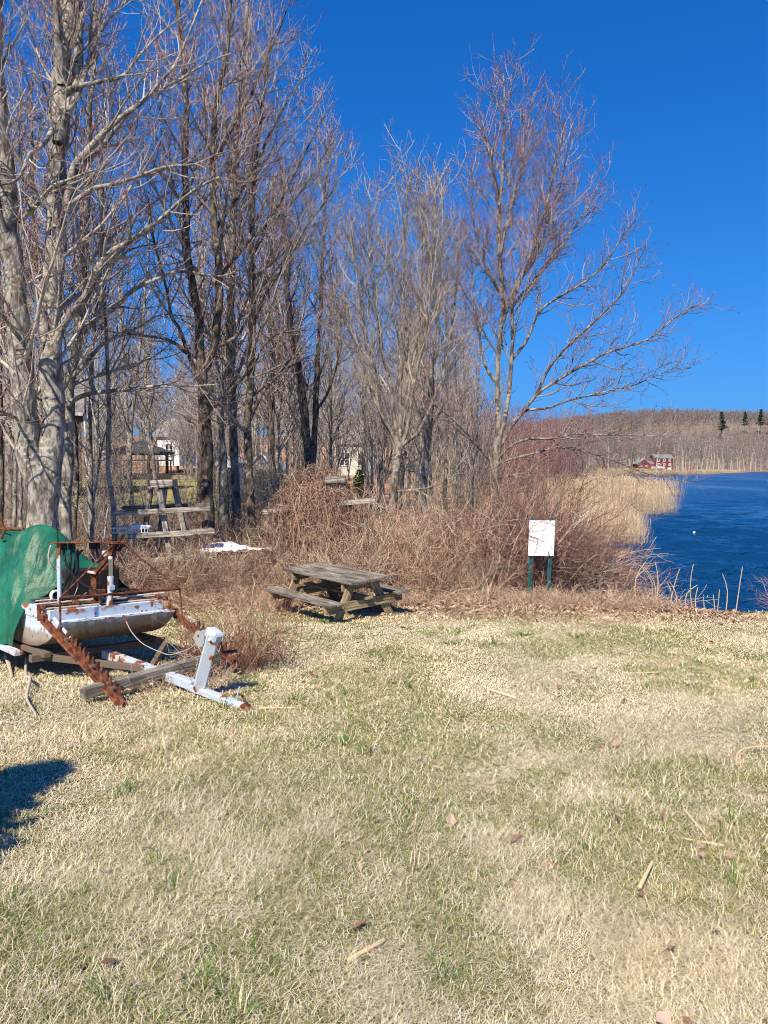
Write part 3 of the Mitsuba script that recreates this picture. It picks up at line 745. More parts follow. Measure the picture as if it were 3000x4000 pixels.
wr = np.random.default_rng(51)
taken = []
WOODS = {'wood_a': 'tall slim grey tree in the wood behind the thicket', 'wood_b': 'slender pale tree in the wood behind the thicket', 'wood_c': 'dark spreading tree in the wood behind the thicket',
         'wood_d': 'twin stemmed pale understorey tree behind the thicket'}
for _ in range(42):
    y = wr.uniform(17.5, 25.5)
    x = wr.uniform(-0.60, -0.06) * y
    s = wr.uniform(0.26, 0.46)
    place('woodland_shrub', 'wood_d', x, y, wr.uniform(0, 360), s, s * wr.uniform(.8, 1.1), label='bare twiggy shrub standing among the trunks behind the brambles', category='shrub', group='bare shrubs among the trunks')
n = 0
for _ in range(4000):
    if n >= 190:
        break
    y = 23 + 62 * wr.random() ** 0.9
    x = wr.uniform(-0.56, 0.12) * y
    if any((x - a) ** 2 + (y - b) ** 2 < (1.5 + 0.018 * y) ** 2 for a, b in taken):
        continue
    if -22 < x < -7.5 and 26 < y < 45 and wr.random() < 0.97:
        continue
    if x > -7.5 and 26 < y < 36 and wr.random() < 0.3:
        continue
    taken.append((x, y))
    kd = wr.choice(list(WOODS), p=[0.34, 0.32, 0.14, 0.20])
    place('woodland_tree', kd, x, y, wr.uniform(0, 360), wr.uniform(0.8, 1.1), wr.uniform(0.72, 0.98), label=WOODS[kd], category='tree', group=WOODS[kd].replace('tree', 'trees', 1))
    n += 1
# reddish trees at the edge of the marsh, behind the broad maple
n = 0
for _ in range(3000):
    if n >= 46:
        break
    y = wr.uniform(38, 100)
    x = wr.uniform(0.06, 0.31) * y
    sh = float(shore(x, y))
    if sh < 6 or any((x - a) ** 2 + (y - b) ** 2 < 2.2 ** 2 for a, b in taken):
        continue
    if x > 0.29 * y:
        continue
    taken.append((x, y))
    h = min(1.25, 0.62 + 0.35 * wr.random()) * (0.75 + 0.006 * y)
    place('marsh_tree', 'wood_e', x, y, wr.uniform(0, 360), h, h * wr.uniform(0.75, 1.0), label='reddish twiggy tree at the edge of the reed marsh', category='tree', group='reddish trees along the marsh')

# ---------------------------------------------------------------- far shore
def far_tree(seed, H, r, spread, pale, n1=12, n2=4, th=1.0):
    rng = np.random.default_rng(seed)
    P, R = walk(rng, np.array([[0, 0, -0.5]]), np.array([[0, 0, 1.0]]), np.array([H]), 7, 0.2, 0.04, np.array([r]), 0.05)
    P1, R1 = sprout(rng, P, R, np.array([n1]), 0.3, 1, (25, 60), lambda t, L: spread * (1.2 - t) + 1, 4, 0.6, 0.1, 0.6, 0.045 * th)
    P2, R2 = sprout(rng, P1, R1, np.full(len(P1), n2), 0.15, 1, (25, 60), lambda t, L: 0.4 * L + 0.5, 3, 0.5, 0.12, 0.8, 0.035 * th)
    P3, R3 = sprout(rng, P2, R2, np.full(len(P2), 2), 0.2, 1, (25, 60), lambda t, L: 0.4 * L + 0.5, 3, 0.4, 0.12, 0.8, 0.028 * th)
    cr = [tubes(P1, R1, 3, tint(rng, len(P1), 4, *pale)), tubes(P2, R2, 3, tint(rng, len(P2), 3, pale[1], (0.22, 0.20, 0.185))),
          tubes(P3, R3, 3, tint(rng, len(P3), 3, (0.22, 0.20, 0.185), (0.21, 0.175, 0.165)))]
    return tubes(P, R, 5, tint(rng, 1, 7, *pale, var=0)), join(cr)


PALE = ((0.46, 0.43, 0.38), (0.34, 0.30, 0.26))
MID = ((0.27, 0.255, 0.24), (0.24, 0.225, 0.21))
BROWN = ((0.19, 0.175, 0.16), (0.21, 0.19, 0.175))
for nm, tr in (('far_pale', far_tree(61, 17, 0.36, 3.0, PALE)), ('far_mid', far_tree(62, 18, 0.24, 4.0, MID)), ('far_brown', far_tree(63, 16, 0.26, 4.5, BROWN))):
    v, f, c = join(tr)
    scene['group_' + nm] = {'type': 'shapegroup', 'tree': mikit.ply((v, f), 'vcol', smooth=True, color=np.clip(c, 0, 1))}
v, f, c = join(far_tree(64, 14, 0.25, 5.5, BROWN, 7, 3, 2.2))
scene['group_far_ridge'] = {'type': 'shapegroup', 'tree': mikit.ply((v, f), 'vcol', smooth=True, color=np.clip(c, 0, 1))}


def conifer(seed, H, base, top, n, col, leaf=0.028):
    """A ragged evergreen: trunk and sprays of needles in whorls."""
    rng = np.random.default_rng(seed)
    P, R = walk(rng, np.array([[0, 0, -0.3]]), np.array([[0, 0, 1.0]]), np.array([H]), 9, 0, 0.02, np.array([0.018 * H]), 0.01)
    z = base + (1 - base) * rng.random(n) ** 0.9
    a = rng.random(n) * 6.283
    rad = H * top * (1.05 - z) * rng.uniform(0.55, 1.1, n) + 0.02 * H
    p0 = np.stack([0 * z, 0 * z, z * H], 1)
    d = np.stack([np.cos(a), np.sin(a), rng.uniform(-0.25, 0.35, n)], 1)
    B, BR = walk(rng, p0, d, rad, 5, 0.15, 0.08, np.full(n, 0.004 * H), 0.002 * H)
    m = 26
    k = rng.random((n, m)) ** 0.6 * 3.99
    i = np.minimum(k.astype(int), 3)
    q = B[np.arange(n)[:, None], i] * (1 - (k - i))[..., None] + B[np.arange(n)[:, None], i + 1] * (k - i)[..., None]
    q = q.reshape(-1, 3)
    s = (leaf * H) * rng.uniform(0.6, 1.4, (len(q), 1))
    e1 = nrm(rng.normal(0, 1, q.shape))
    e2 = nrm(np.cross(e1, rng.normal(0, 1, q.shape)))
    v = np.stack([q - e1 * s * .3, q + e2 * s * .35, q + e1 * s * 1.6, q - e2 * s * .35], 1).reshape(-1, 3)
    j = np.arange(len(q))[:, None] * 4
    f = np.vstack([j + [0, 1, 2], j + [0, 2, 3]])
    c = np.repeat(np.asarray(col) * rng.uniform(0.55, 1.5, (len(q), 1)), 4, 0)
    return tubes(P, R, 6, np.tile([[[0.13, 0.10, 0.08]]], (1, 9, 1))), join([tubes(B, BR, 3, np.tile([[[0.12, 0.09, 0.07]]], (n, 5, 1))), (v, f, c)])


for nm, args in (('pine', (71, 24, 0.35, 0.27, 80, (0.035, 0.06, 0.035))), ('spruce', (72, 4.2, 0.02, 0.30, 170, (0.06, 0.10, 0.025))), ('yew', (74, 2.75, 0.0, 0.48, 560, (0.04, 0.07, 0.025), 0.02)), ('arborvitae', (73, 3.0, 0.0, 0.36, 190, (0.085, 0.13, 0.03)))):
    tr, cr = conifer(*args)
    scene['group_' + nm] = {'type': 'shapegroup', 'trunk': mikit.ply(tr[:2], 'vcol', smooth=True, color=tr[2]), 'foliage': mikit.ply(cr[:2], 'vleaf', color=np.clip(cr[2], 0, 1))}

wr = np.random.default_rng(81)
pts = []
for _ in range(9000):
    y = wr.uniform(262, 760)
    x = wr.uniform(-0.05, 0.66) * y
    pts.append((x, y))
pts = np.array(pts)
sh = shore(pts[:, 0], pts[:, 1])
pts = pts[(sh > 14) & (wr.random(len(pts)) < np.clip(1.25 - pts[:, 1] / 900, 0.2, 1))]
clear = ~((pts[:, 0] > 108) & (pts[:, 0] < 146) & (pts[:, 1] < 366))
pts = pts[clear][:2000]
for x, y in pts:
    kd = wr.choice(['far_pale', 'far_mid', 'far_brown'], p=[0.16, 0.46, 0.38])
    s = wr.uniform(0.75, 1.1)
    place('far_woods', kd, x, y, wr.uniform(0, 360), s, s * wr.uniform(0.85, 1.1))
x = wr.uniform(150, 620, 3000)
y = wr.uniform(900, 1290, 3000)
x = x * y / 1000
zz = ground(x, y)
for a, b, c in zip(x, y, zz):
    s = wr.uniform(0.6, 1.25)
    place('far_woods', 'far_ridge', a, b, wr.uniform(0, 360), s, s * wr.uniform(.75, 1.0), z=float(c))
tag('far_woods', 'bare grey brown woods covering the hills across the lake', 'woods', kind='stuff')
for i, (px, dd) in enumerate([(2700, 9), (2722, 7), (2738, 6), (2758, 7), (2674, 10), (2665, 12), (2805, 8), (2642, 11), (2880, 9), (2648, 6), (2690, 5), (2712, 11), (2745, 12), (2770, 5), (2785, 11), (2822, 6), (2858, 12), (2905, 6), (2950, 12), (2970, 7), (2998, 10), (2560, 13), (2930, 8)]):
    t = (px - 2600) / 400.0
    y = 333 + t * 195 + dd
    place('shore_tree', 'far_pale', (px - 1500) / 2900 * y, y, 37 * i, wr.uniform(0.85, 1.2), label='pale trunked bare tree standing along the far shore', category='tree', group='pale trunks along the far shore')
place('shore_tree', 'far_pale', 0.4780 * 470, 470, 12, 1.35, 0.95 * 1.35, label='broad pale tree standing alone nearest the water on the far shore', category='tree')
for px, yy, s, lb in ((2812, 560, 1.0, 'dark green pine topping the far wood, first from the ridge dip'), (2903, 585, 1.0, 'dark green pine on the far skyline, second of four'),
                      (2963, 575, 1.05, 'dark green pine on the far skyline, third of four'), (3003, 570, 1.02, 'dark green pine at the far right end of the skyline')):
    yy += 125
    s = (s * yy * 0.0715 + 1.6 - float(ground((px - 1500) / 2900 * yy, yy))) / 24
    place('pine_tree', 'pine', (px - 1500) / 2900 * yy, yy, px % 360, s, label=lb, category='pine tree')


# ---------------------------------------------------------------- buildings
def house_block(key, x0, x1, y, depth, z0, eave, ridge, wall, roof, board=0.16, gable_front=False, rz=None, over=0.25, wall_name='wall', roof_name='roof', roofs=True):
    """Walls of overlapping boards on the front and side, a pitched roof; x0..x1 along the front at distance y."""
    h = eave - z0
    rng = np.random.default_rng(int(abs(x0 * 31 + y * 7)))
    nb = max(3, int(h / board))
    parts = [box(((x0 + x1) / 2, y + depth / 2, (z0 + eave) / 2), (x1 - x0, depth, h))]
    cols = [np.tile(np.asarray(wall) * 0.8, (8, 1))]
    for i in range(nb):
        za, zb = z0 + h * i / nb, z0 + h * (i + 1) / nb
        c = np.asarray(wall) * rng.uniform(0.88, 1.1)
        for kind in (0, 1, 2):
            if kind == 0:
                v = np.array([(x0, y - .022, za), (x1, y - .022, za), (x1, y - .004, zb), (x0, y - .004, zb), (x0, y, za), (x1, y, za)])
            else:
                xx, sgn = (x1, 1) if kind == 1 else (x0, -1)
                v = np.array([(xx + sgn * .022, y, za), (xx + sgn * .022, y + depth, za), (xx + sgn * .004, y + depth, zb), (xx + sgn * .004, y, zb), (xx, y, za), (xx, y + depth, za)])
            parts.append((v, np.array([[0, 1, 2], [0, 2, 3], [0, 4, 5], [0, 5, 1]])))
            cols.append(np.tile(c, (6, 1)))
    xm, ym = (x0 + x1) / 2, y + depth / 2
    if gable_front:
        for yy in (y - .01, y + depth + .01):
            parts.append((np.array([(x0, yy, eave), (x1, yy, eave), (xm, yy, ridge)]), np.array([[0, 1, 2]])))
            cols.append(np.tile(np.asarray(wall), (3, 1)))
    else:
        for xx in (x0 - .01, x1 + .01):
            parts.append((np.array([(xx, y, eave), (xx, y + depth, eave), (xx, ym, ridge)]), np.array([[0, 1, 2]])))
            cols.append(np.tile(np.asarray(wall), (3, 1)))
    v, f = join(parts)
    add(f'{key}__{wall_name}', (v, f), 'vcol', color=np.vstack(cols))
    t = 0.14
    if not roofs:
        return
    sl = []
    if gable_front:
        for sg in (-1, 1):
            xe = xm + sg * ((x1 - x0) / 2 + over)
            ze = eave - over * (ridge - eave) / ((x1 - x0) / 2)
            q = [(xm, y - over, ridge), (xe, y - over, ze), (xe, y + depth + over, ze), (xm, y + depth + over, ridge)]
            sl.append(q)
    else:
        for sg in (-1, 1):
            ye = ym + sg * (depth / 2 + over)
            ze = eave - over * (ridge - eave) / (depth / 2)
            sl.append([(x0 - over, ym, ridge), (x0 - over, ye, ze), (x1 + over, ye, ze), (x1 + over, ym, ridge)])
    ps = []
    for q in sl:
        q = np.array(q)
        v = np.vstack([q + [0, 0, .03], q + [0, 0, .03 + t]])
        ps.append((v, np.array([[0, 1, 2, 3], [7, 6, 5, 4], [0, 4, 5, 1], [1, 5, 6, 2], [2, 6, 7, 3], [3, 7, 4, 0]])))
    add(f'{key}__{roof_name}', join(ps), 'vcol', color=roof)


def window(key, x, y, z, w, h, cols=2, rows=2, frame=(0.75, 0.75, 0.74), part='window', bar_w=0.05, fw=0.0):
    """Frame, muntins and dark panes on a wall that faces the camera."""
    k = fresh(f'{key}__{part}')
    b = max(0.06, 0.09 * w, fw)
    fr = [box((x - w / 2 - b / 2, y - .05, z), (b, .06, h + 2 * b)), box((x + w / 2 + b / 2, y - .05, z), (b, .06, h + 2 * b)),
          box((x, y - .05, z + h / 2 + b / 2), (w, .06, b)), box((x, y - .055, z - h / 2 - b / 2), (w + .05, .08, b))]
    add(k, join(fr), 'vcol', color=frame)
    mu = [box((x - w / 2 + w * i / cols, y - .045, z), (bar_w, .03, h)) for i in range(1, cols)] + [box((x, y - .043, z - h / 2 + h * i / rows), (w, .03, bar_w)) for i in range(1, rows)]
    if mu:
        add(k + '__muntin', join(mu), 'vcol', color=frame)
    for i in range(cols):
        for j in range(rows):
            add(k + '__pane', box((x - w / 2 + w * (i + .5) / cols, y - .032, z - h / 2 + h * (j + .5) / rows), (w / cols - .004, .012, h / rows - .004)), 'vgloss', color=(0.045, 0.055, 0.07))
    return k


# brown house at the edge of the wood
hz = 0.55
POSE.append((math.radians(21), np.array([-12.3, 30.0, 0.0])))
K = 'brown_house'
house_block(K, -20.5, -12.3, 30.0, 5.0, hz, 3.75, 5.2, (0.125, 0.085, 0.075), (0.22, 0.21, 0.205), board=0.15)
window(K, -15.42, 30.0, 1.75, 0.62, 1.75, 2, 4)
window(K, -13.25, 30.0, 2.25, 0.42, 0.75, 2, 2)
window(K, -17.4, 30.0, 2.6, 0.7, 1.35, 2, 3)
window(K, -15.55, 30.0, 0.82, 0.32, 0.34, 2, 2)
add(K + '__corner_board', box((-12.27, 29.97, 2.1), (0.13, 0.13, 3.1)), 'vcol', color=(0.12, 0.085, 0.075))
add(K + '__downspout', pipe([(-12.05, 29.85, 3.7), (-12.02, 29.85, 2.1), (-11.96, 29.85, 0.65)], 0.045, 8), 'vcol', color=(0.74, 0.75, 0.78), smooth=True)
add(K + '__gutter', box((-16.4, 29.72, 3.66), (8.6, 0.12, 0.12)), 'vcol', color=(0.72, 0.72, 0.73))
tag(K, 'brown clapboard house with white windows behind the twin maple', 'house')
POSE.pop()

# deck with a gazebo, seen between the trunks
gy = 36.0
dk = 'timber_deck'
dz = 1.22
for i in range(12):
    add(dk + '__plank', box((-11.9, gy - 1.0 + i * 0.28, dz - 0.03), (3.9, 0.26, 0.05)), 'vcol', color=np.array((0.05, 0.045, 0.04)) * (0.8 + 0.04 * i))
add(dk + '__rim', box((-11.9, gy - 1.16, dz - 0.14), (3.96, 0.05, 0.24)), 'vcol', color=(0.035, 0.032, 0.03))
for x in (-13.75, -12.4, -11.0, -10.05):
    add(dk + '__post', box((x, gy - 1.05, dz / 2 + 0.30), (0.12, 0.12, dz - 0.25)), 'vcol', color=(0.05, 0.04, 0.035))
for x in (-13.8, -12.9, -12.0, -11.1, -10.6, -10.0):
    add(dk + '__baluster', box((x, gy - 1.1, dz + 0.31), (0.06, 0.06, 0.62)), 'vcol', color=(0.02, 0.02, 0.02))
add(dk + '__rail', box((-11.9, gy - 1.1, dz + 0.64), (3.9, 0.07, 0.05)), 'vcol', color=(0.02, 0.02, 0.02))
tag(dk, 'dark raised timber deck with a black railing beyond the stone wall', 'deck')
gz = 'gazebo'
for x, yy in ((-12.75, gy - 0.6), (-11.05, gy - 0.6), (-10.85, gy + 1.2), (-12.75, gy + 1.2), (-11.75, gy + 1.2)):
    add(gz + '__post', box((x, yy, dz + 0.48), (0.13, 0.13, 0.96)), 'vcol', color=(0.36, 0.20, 0.085))
for yy in (gy - 0.6, gy + 1.2):
    add(gz + '__beam', box((-11.85, yy, dz + 0.98), (2.2, 0.12, 0.13)), 'vcol', color=(0.34, 0.19, 0.08))
apex = np.array([(-11.85, gy + .3, dz + 1.62)])
rim = np.array([(-13.1, gy - .95, dz + 1.06), (-10.55, gy - .95, dz + 1.06), (-10.55, gy + 1.55, dz + 1.06), (-13.1, gy + 1.55, dz + 1.06)])
add(gz + '__roof', (np.vstack([rim, apex, rim - [0, 0, .09]]), np.array([[0, 1, 4], [1, 2, 4], [2, 3, 4], [3, 0, 4], [0, 5, 6], [0, 6, 1], [1, 6, 7], [1, 7, 2], [5, 8, 7], [5, 7, 6], [2, 7, 8], [2, 8, 3], [3, 8, 5], [3, 5, 0]])), 'vcol', color=(0.05, 0.055, 0.065))
tag(gz, 'gazebo with orange brown posts and a dark hipped roof on the timber deck', 'gazebo')

# retaining wall of field stones and the yellow urn on it
wr = np.random.default_rng(91)
st = 'stone_wall'
for row in range(4):
    x = -18.0 + 0.2 * (row % 2)
    while x < -6.6:
        w = wr.uniform(0.28, 0.62)
        zb = float(ground(x, 23.9))
        c = np.array((0.20, 0.185, 0.165)) * wr.uniform(0.55, 1.35)
        add(st + '__stone', rbox((x + w / 2, 24.18 + wr.normal(0, .02) + 0.03 * row, zb + 0.06 + 0.145 * row), (w - .02, 0.34, 0.15 + wr.normal(0, .012)), 0.035), 'vcol', color=c)
        x += w
tag(st, 'low dry stone retaining wall below the house lawn', 'wall')
prof = [(0.0, 0), (.075, 0), (.08, .02), (.05, .05), (.075, .09), (.115, .15), (.125, .21), (.115, .25), (.135, .27), (.135, .29), (.11, .292), (.105, .25), (0, .22)]
m = trimesh.creation.revolve(np.array(prof), sections=24)
ux, uy = -8.98, 24.25
uz = float(ground(ux, 23.9)) + 0.06 + 0.145 * 3.5 + 0.01
v = np.array(m.vertices) * 1.12 + [ux, uy, uz]
add('urn', (v, np.array(m.faces)), 'vcol', color=(0.62, 0.49, 0.13), smooth=True, label='yellow urn planter standing on the stone wall', category='urn')

# small white shed, evergreen shrubs, distant houses
K = 'white_shed'
house_block(K, -7.15, -6.35, 32.0, 2.4, 0.35, 1.62, 1.95, (0.62, 0.64, 0.68), (0.30, 0.31, 0.33), board=0.12, gable_front=True, over=0.1)
add(K + '__door', box((-6.75, 31.96, 0.95), (0.5, 0.05, 1.15)), 'vcol', color=(0.68, 0.70, 0.74))
tag(K, 'small white shed glimpsed beside the black V tree', 'shed')
K = 'grey_cottage'
house_block(K, -6.35, -4.9, 34.0, 4.0, 0.4, 1.35, 2.1, (0.45, 0.46, 0.46), (0.36, 0.37, 0.38), board=0.12, gable_front=True, over=0.12)
add(K + '__fascia', pipe([(-5.62, 33.8, 2.2), (-4.8, 33.8, 1.32)], 0.05, 6), 'vcol', color=(0.75, 0.76, 0.78))
tag(K, 'pale grey gabled outbuilding right of the white shed', 'outbuilding')
place('evergreen_shrub', 'spruce', -6.3, 30.5, 20, 0.46, 0.36, label='dark green evergreen shrub between the pale trunks', category='shrub')
place('evergreen_shrub', 'arborvitae', -4.9, 29.5, 70, 0.75, 0.52, label='yellow green evergreen shrub left of the vine mound', category='shrub')
place('evergreen_shrub', 'spruce', -4.3, 30.2, 190, 0.5, 0.42, label='green shrub just right of the yellow green one', category='shrub')
place('evergreen_shrub', 'spruce', -1.1, 33.0, 90, 0.55, 0.36, label='low dark evergreen shrub left of the many stemmed tree', category='shrub')
K = 'white_house'
house_block(K, -18.3, -16.5, 60.0, 6.0, 1.6, 4.0, 5.4, (0.66, 0.67, 0.70), (0.25, 0.25, 0.27), board=0.2)
window(K, -17.3, 60.0, 2.9, 0.5, 0.9, 2, 2)
tag(K, 'white house far off in the wood beyond the gazebo', 'house')
K = 'pale_house'
house_block(K, -4.4, -0.9, 66.0, 7.0, -0.2, 3.6, 5.2, (0.52, 0.56, 0.54), (0.28, 0.28, 0.29), board=0.2)
window(K, -3.5, 66.0, 2.2, 0.8, 1.1, 2, 2)
window(K, -1.9, 66.0, 2.2, 0.8, 1.1, 2, 2)
tag(K, 'pale greenish house far off behind the many stemmed tree', 'house')

# red house across the lake
K = 'red_house'
Y = 352.0
gzz = float(ground(136, 350))
RED = (0.15, 0.04, 0.045)
house_block(K, 128.4, 136.7, Y, 8.0, min(gzz, 0.2) - 0.6, 5.2, 7.0, RED, (0.17, 0.20, 0.21), board=0.4, over=0.35)
for zc in (4.35, 2.2):
    for x in ((129.9, 132.6, 135.2) if zc > 3 else (132.6, 135.2)):
        window(K, x, Y, zc, 0.62, 0.95, 1, 2, fw=0.18, bar_w=0.1)
dr_ = fresh(K + '__door')
add(dr_, join([box((130.1, Y - .06, 1.9), (1.3, .1, 1.9))]), 'vcol', color=(0.75, 0.75, 0.74))
add(dr_ + '__pane', box((129.8, Y - .13, 1.95), (.42, .03, 1.4)), 'vgloss', color=(0.06, 0.07, 0.08))
add(dr_ + '__pane', box((130.4, Y - .13, 1.95), (.42, .03, 1.4)), 'vgloss', color=(0.06, 0.07, 0.08))
window(K, 132.6, Y, 0.45, 0.8, 0.6, 1, 1)
add(K + '__garage_door', box((135.1, Y - .06, 0.25), (1.7, .1, 1.2)), 'vcol', color=(0.66, 0.63, 0.56))
house_block(K, 120.3, 125.5, Y - 0.5, 8.0, min(gzz, 0.2) - 0.6, 2.6, 4.6, RED, (0.17, 0.20, 0.21), board=0.4, gable_front=True, over=0.3, wall_name='wing_wall', roof_name='wing_roof')
house_block(K, 125.5, 128.4, Y + 1.0, 5.0, min(gzz, 0.2) - 0.6, 2.5, 3.9, RED, (0.18, 0.21, 0.22), board=0.4, over=0.2, wall_name='link_wall', roof_name='link_roof')
window(K, 121.5, Y - .5, 1.55, 1.0, 0.55, 2, 1)
window(K, 123.9, Y - .5, 1.6, 1.0, 0.55, 2, 1)
add(K + '__chimney', box((122.9, Y + 2, 4.9), (.6, .6, 1.0)), 'vcol', color=(0.6, 0.58, 0.55))
add(K + '__rail', join([box((128.9, Y - 2.0, 1.35), (6.2, .08, .1)), box((128.9, Y - 2.0, 0.85), (6.2, .08, .1)), box((128.9, Y - 2.0, .62), (6.4, 2.0, .16))] + [box((125.9 + .5 * i, Y - 2, 1.0), (.12, .08, .8)) for i in range(13)]), 'vcol', color=(0.74, 0.74, 0.74))
tag(K, 'dark red clapboard house with white windows across the lake', 'house')
add('buoy', (trimesh.creation.icosphere(subdivisions=2, radius=0.07).vertices + [18.45, 44.0, WATER + .05], trimesh.creation.icosphere(subdivisions=2, radius=0.07).faces), 'vgloss', color=(0.8, 0.8, 0.8), smooth=True, label='tiny white float on the lake off the reeds', category='float')


# ---------------------------------------------------------------- brambles, vines and reeds
def canes(rng, n, rad, h, spread, cols, k=9, side=5, r=0.0065, droop=1.6, zmin=0.0, kind='arch'):
    """Arching canes with side twigs about the origin."""
    a = rng.random(n) * 6.283
    q = rad * np.sqrt(rng.random(n))
    p = np.stack([q * np.cos(a), q * np.sin(a), np.full(n, zmin - 0.08)], 1)
    d = nrm(np.stack([rng.normal(0, spread, n), rng.normal(0, spread, n), np.ones(n)], 1))
    L = h * rng.uniform(0.55, 1.5, n)
    P, R = walk(rng, p, d, L, k, -droop * rng.random((n)) .mean(), 0.15, r * rng.uniform(0.7, 1.5, n), 0.003)
    P[:, :, 2] = np.maximum(P[:, :, 2], zmin - 0.1)
    cc = np.asarray(cols)[rng.integers(0, len(cols), n)] * rng.uniform(0.45, 1.5, (n, 1))
    pale = rng.random(n) < 0.12
    cc[pale] = np.array((0.55, 0.48, 0.38)) * rng.uniform(.8, 1.15, (pale.sum(), 1))
    R[pale] *= 1.5
    out = [tubes(P, R, 3, np.repeat(cc[:, None], k, 1))]
    P2, R2 = sprout(rng, P, R, np.full(n, side), 0.2, 1, (30, 85), lambda t, l: 0.30 * l * (1.1 - 0.6 * t), 5, 0.25, 0.16, 0.7, 0.003)
    c2 = np.repeat(cc, side, 0) * rng.uniform(0.7, 1.3, (len(P2), 1))
    out.append(tubes(P2, R2, 3, np.repeat(c2[:, None], 5, 1)))
    return join(out)


CANE = [(0.34, 0.21, 0.155), (0.42, 0.29, 0.21), (0.20, 0.115, 0.09), (0.50, 0.39, 0.28), (0.55, 0.45, 0.33), (0.35, 0.24, 0.19)]
CANE2 = [(0.37, 0.24, 0.18), (0.54, 0.44, 0.32), (0.60, 0.51, 0.38), (0.27, 0.165, 0.13), (0.45, 0.35, 0.265)]
DUSK = [(0.25, 0.17, 0.15), (0.32, 0.22, 0.18), (0.17, 0.11, 0.10), (0.42, 0.34, 0.28), (0.30, 0.14, 0.13)]
for nm, sd, n, h, cols, spd, dr_op in (('bramble_a', 101, 84, 1.35, CANE, .45, 1.1), ('bramble_b', 102, 84, 1.15, CANE2, .5, 1.3), ('bramble_c', 103, 76, 1.7, CANE, .35, 1.0), ('bramble_d', 104, 90, 1.6, DUSK, .5, 1.0), ('bramble_low', 105, 110, 0.6, CANE2, .9, 1.5)):
    v, f, c = canes(np.random.default_rng(sd), n, 0.75, h, spd, cols, droop=dr_op)
    scene['group_' + nm] = {'type': 'shapegroup', 'canes': mikit.ply((v, f), 'vcol', smooth=True, color=np.clip(c, 0, 1))}
wr = np.random.default_rng(111)
cnt = 0
for _ in range(9000):
    if cnt > 330:
        break
    y = wr.uniform(13.6, 23)
    x = wr.uniform(-0.58 * y, 0.285 * y)
    front = 14.1 + 0.25 * math.sin(x * 1.7) if x < -1.5 else 13.9 + 0.3 * math.sin(x * 2.1)
    if x > 1.8:
        front = 14.35 - 0.42 * np.clip(x - 3.2, 0, 2)
    if y < front or float(shore(x, y)) < -0.9:
        continue
    if x < -6.6 and y < 13.9:
        continue
    if abs(x - 3.0) < 0.95 and y < 14.7:
        continue
    t = wr.random()
    if x > 2.2:
        kd = 'bramble_d' if t < 0.6 else 'bramble_c' if t < 0.8 else 'bramble_b'
    elif x < -2.6:
        kd = 'bramble_low' if t < 0.3 else 'bramble_b' if t < 0.75 else 'bramble_a'
    else:
        kd = 'bramble_a' if t < 0.3 else 'bramble_b' if t < 0.78 else 'bramble_c'
    s = wr.uniform(0.75, 1.15) * (0.8 if y < front + 0.7 else 1.0)
    if x < -2.6:
        s *= 0.72
    if x > -0.5:
        s *= 1.08
    place('bramble_thicket', kd, x, y, wr.uniform(0, 360), s, s * wr.uniform(0.8, 1.15))
    cnt += 1
for _ in range(26):
    x = wr.uniform(-6.0, -2.7)
    y = wr.uniform(13.9, 14.5)
    s = wr.uniform(0.55, 0.85)
    place('bramble_thicket', wr.choice(['bramble_a', 'bramble_b']), x, y, wr.uniform(0, 360), s * 1.1, s)
for _ in range(60):
    x = wr.uniform(-6.5, 5.0)
    y = 13.4 + wr.normal(0, 0.25) - 0.25 * np.clip(x - 3, 0, 3)
    s = wr.uniform(0.35, 0.6)
    place('bramble_thicket', 'bramble_low', x, y, wr.uniform(0, 360), s, s)
for _ in range(34):
    y = wr.uniform(15.2, 20)
    x = wr.uniform(0.14, 0.215) * y + 0.4
    s = wr.uniform(0.9, 1.35)
    place('bramble_thicket', 'bramble_d', x, y, wr.uniform(0, 360), s, s * 1.1, z=max(float(ground(x, y)), WATER - 0.2))
tag('bramble_thicket', 'tangled brown bramble thicket along the far edge of the lawn', 'brambles', kind='stuff')
for i, (x, y, s) in enumerate(((7.2, 12.7, .5), (7.15, 12.1, .45), (7.75, 12.8, .6), (6.7, 11.9, .4))):
    place('bramble_bush', 'bramble_d' if i != 3 else 'bramble_low', x, y, 50 * i, s, s, label=('bramble bush overhanging the water at the right edge', 'bramble bush at the right edge of the lawn, nearest the grass', 'tall bramble bush cut off by the right edge above the water', 'low straw coloured bramble at the right edge of the lawn')[i], category='bush')

# vine mound over an old rack
rng = np.random.default_rng(121)
parts = []


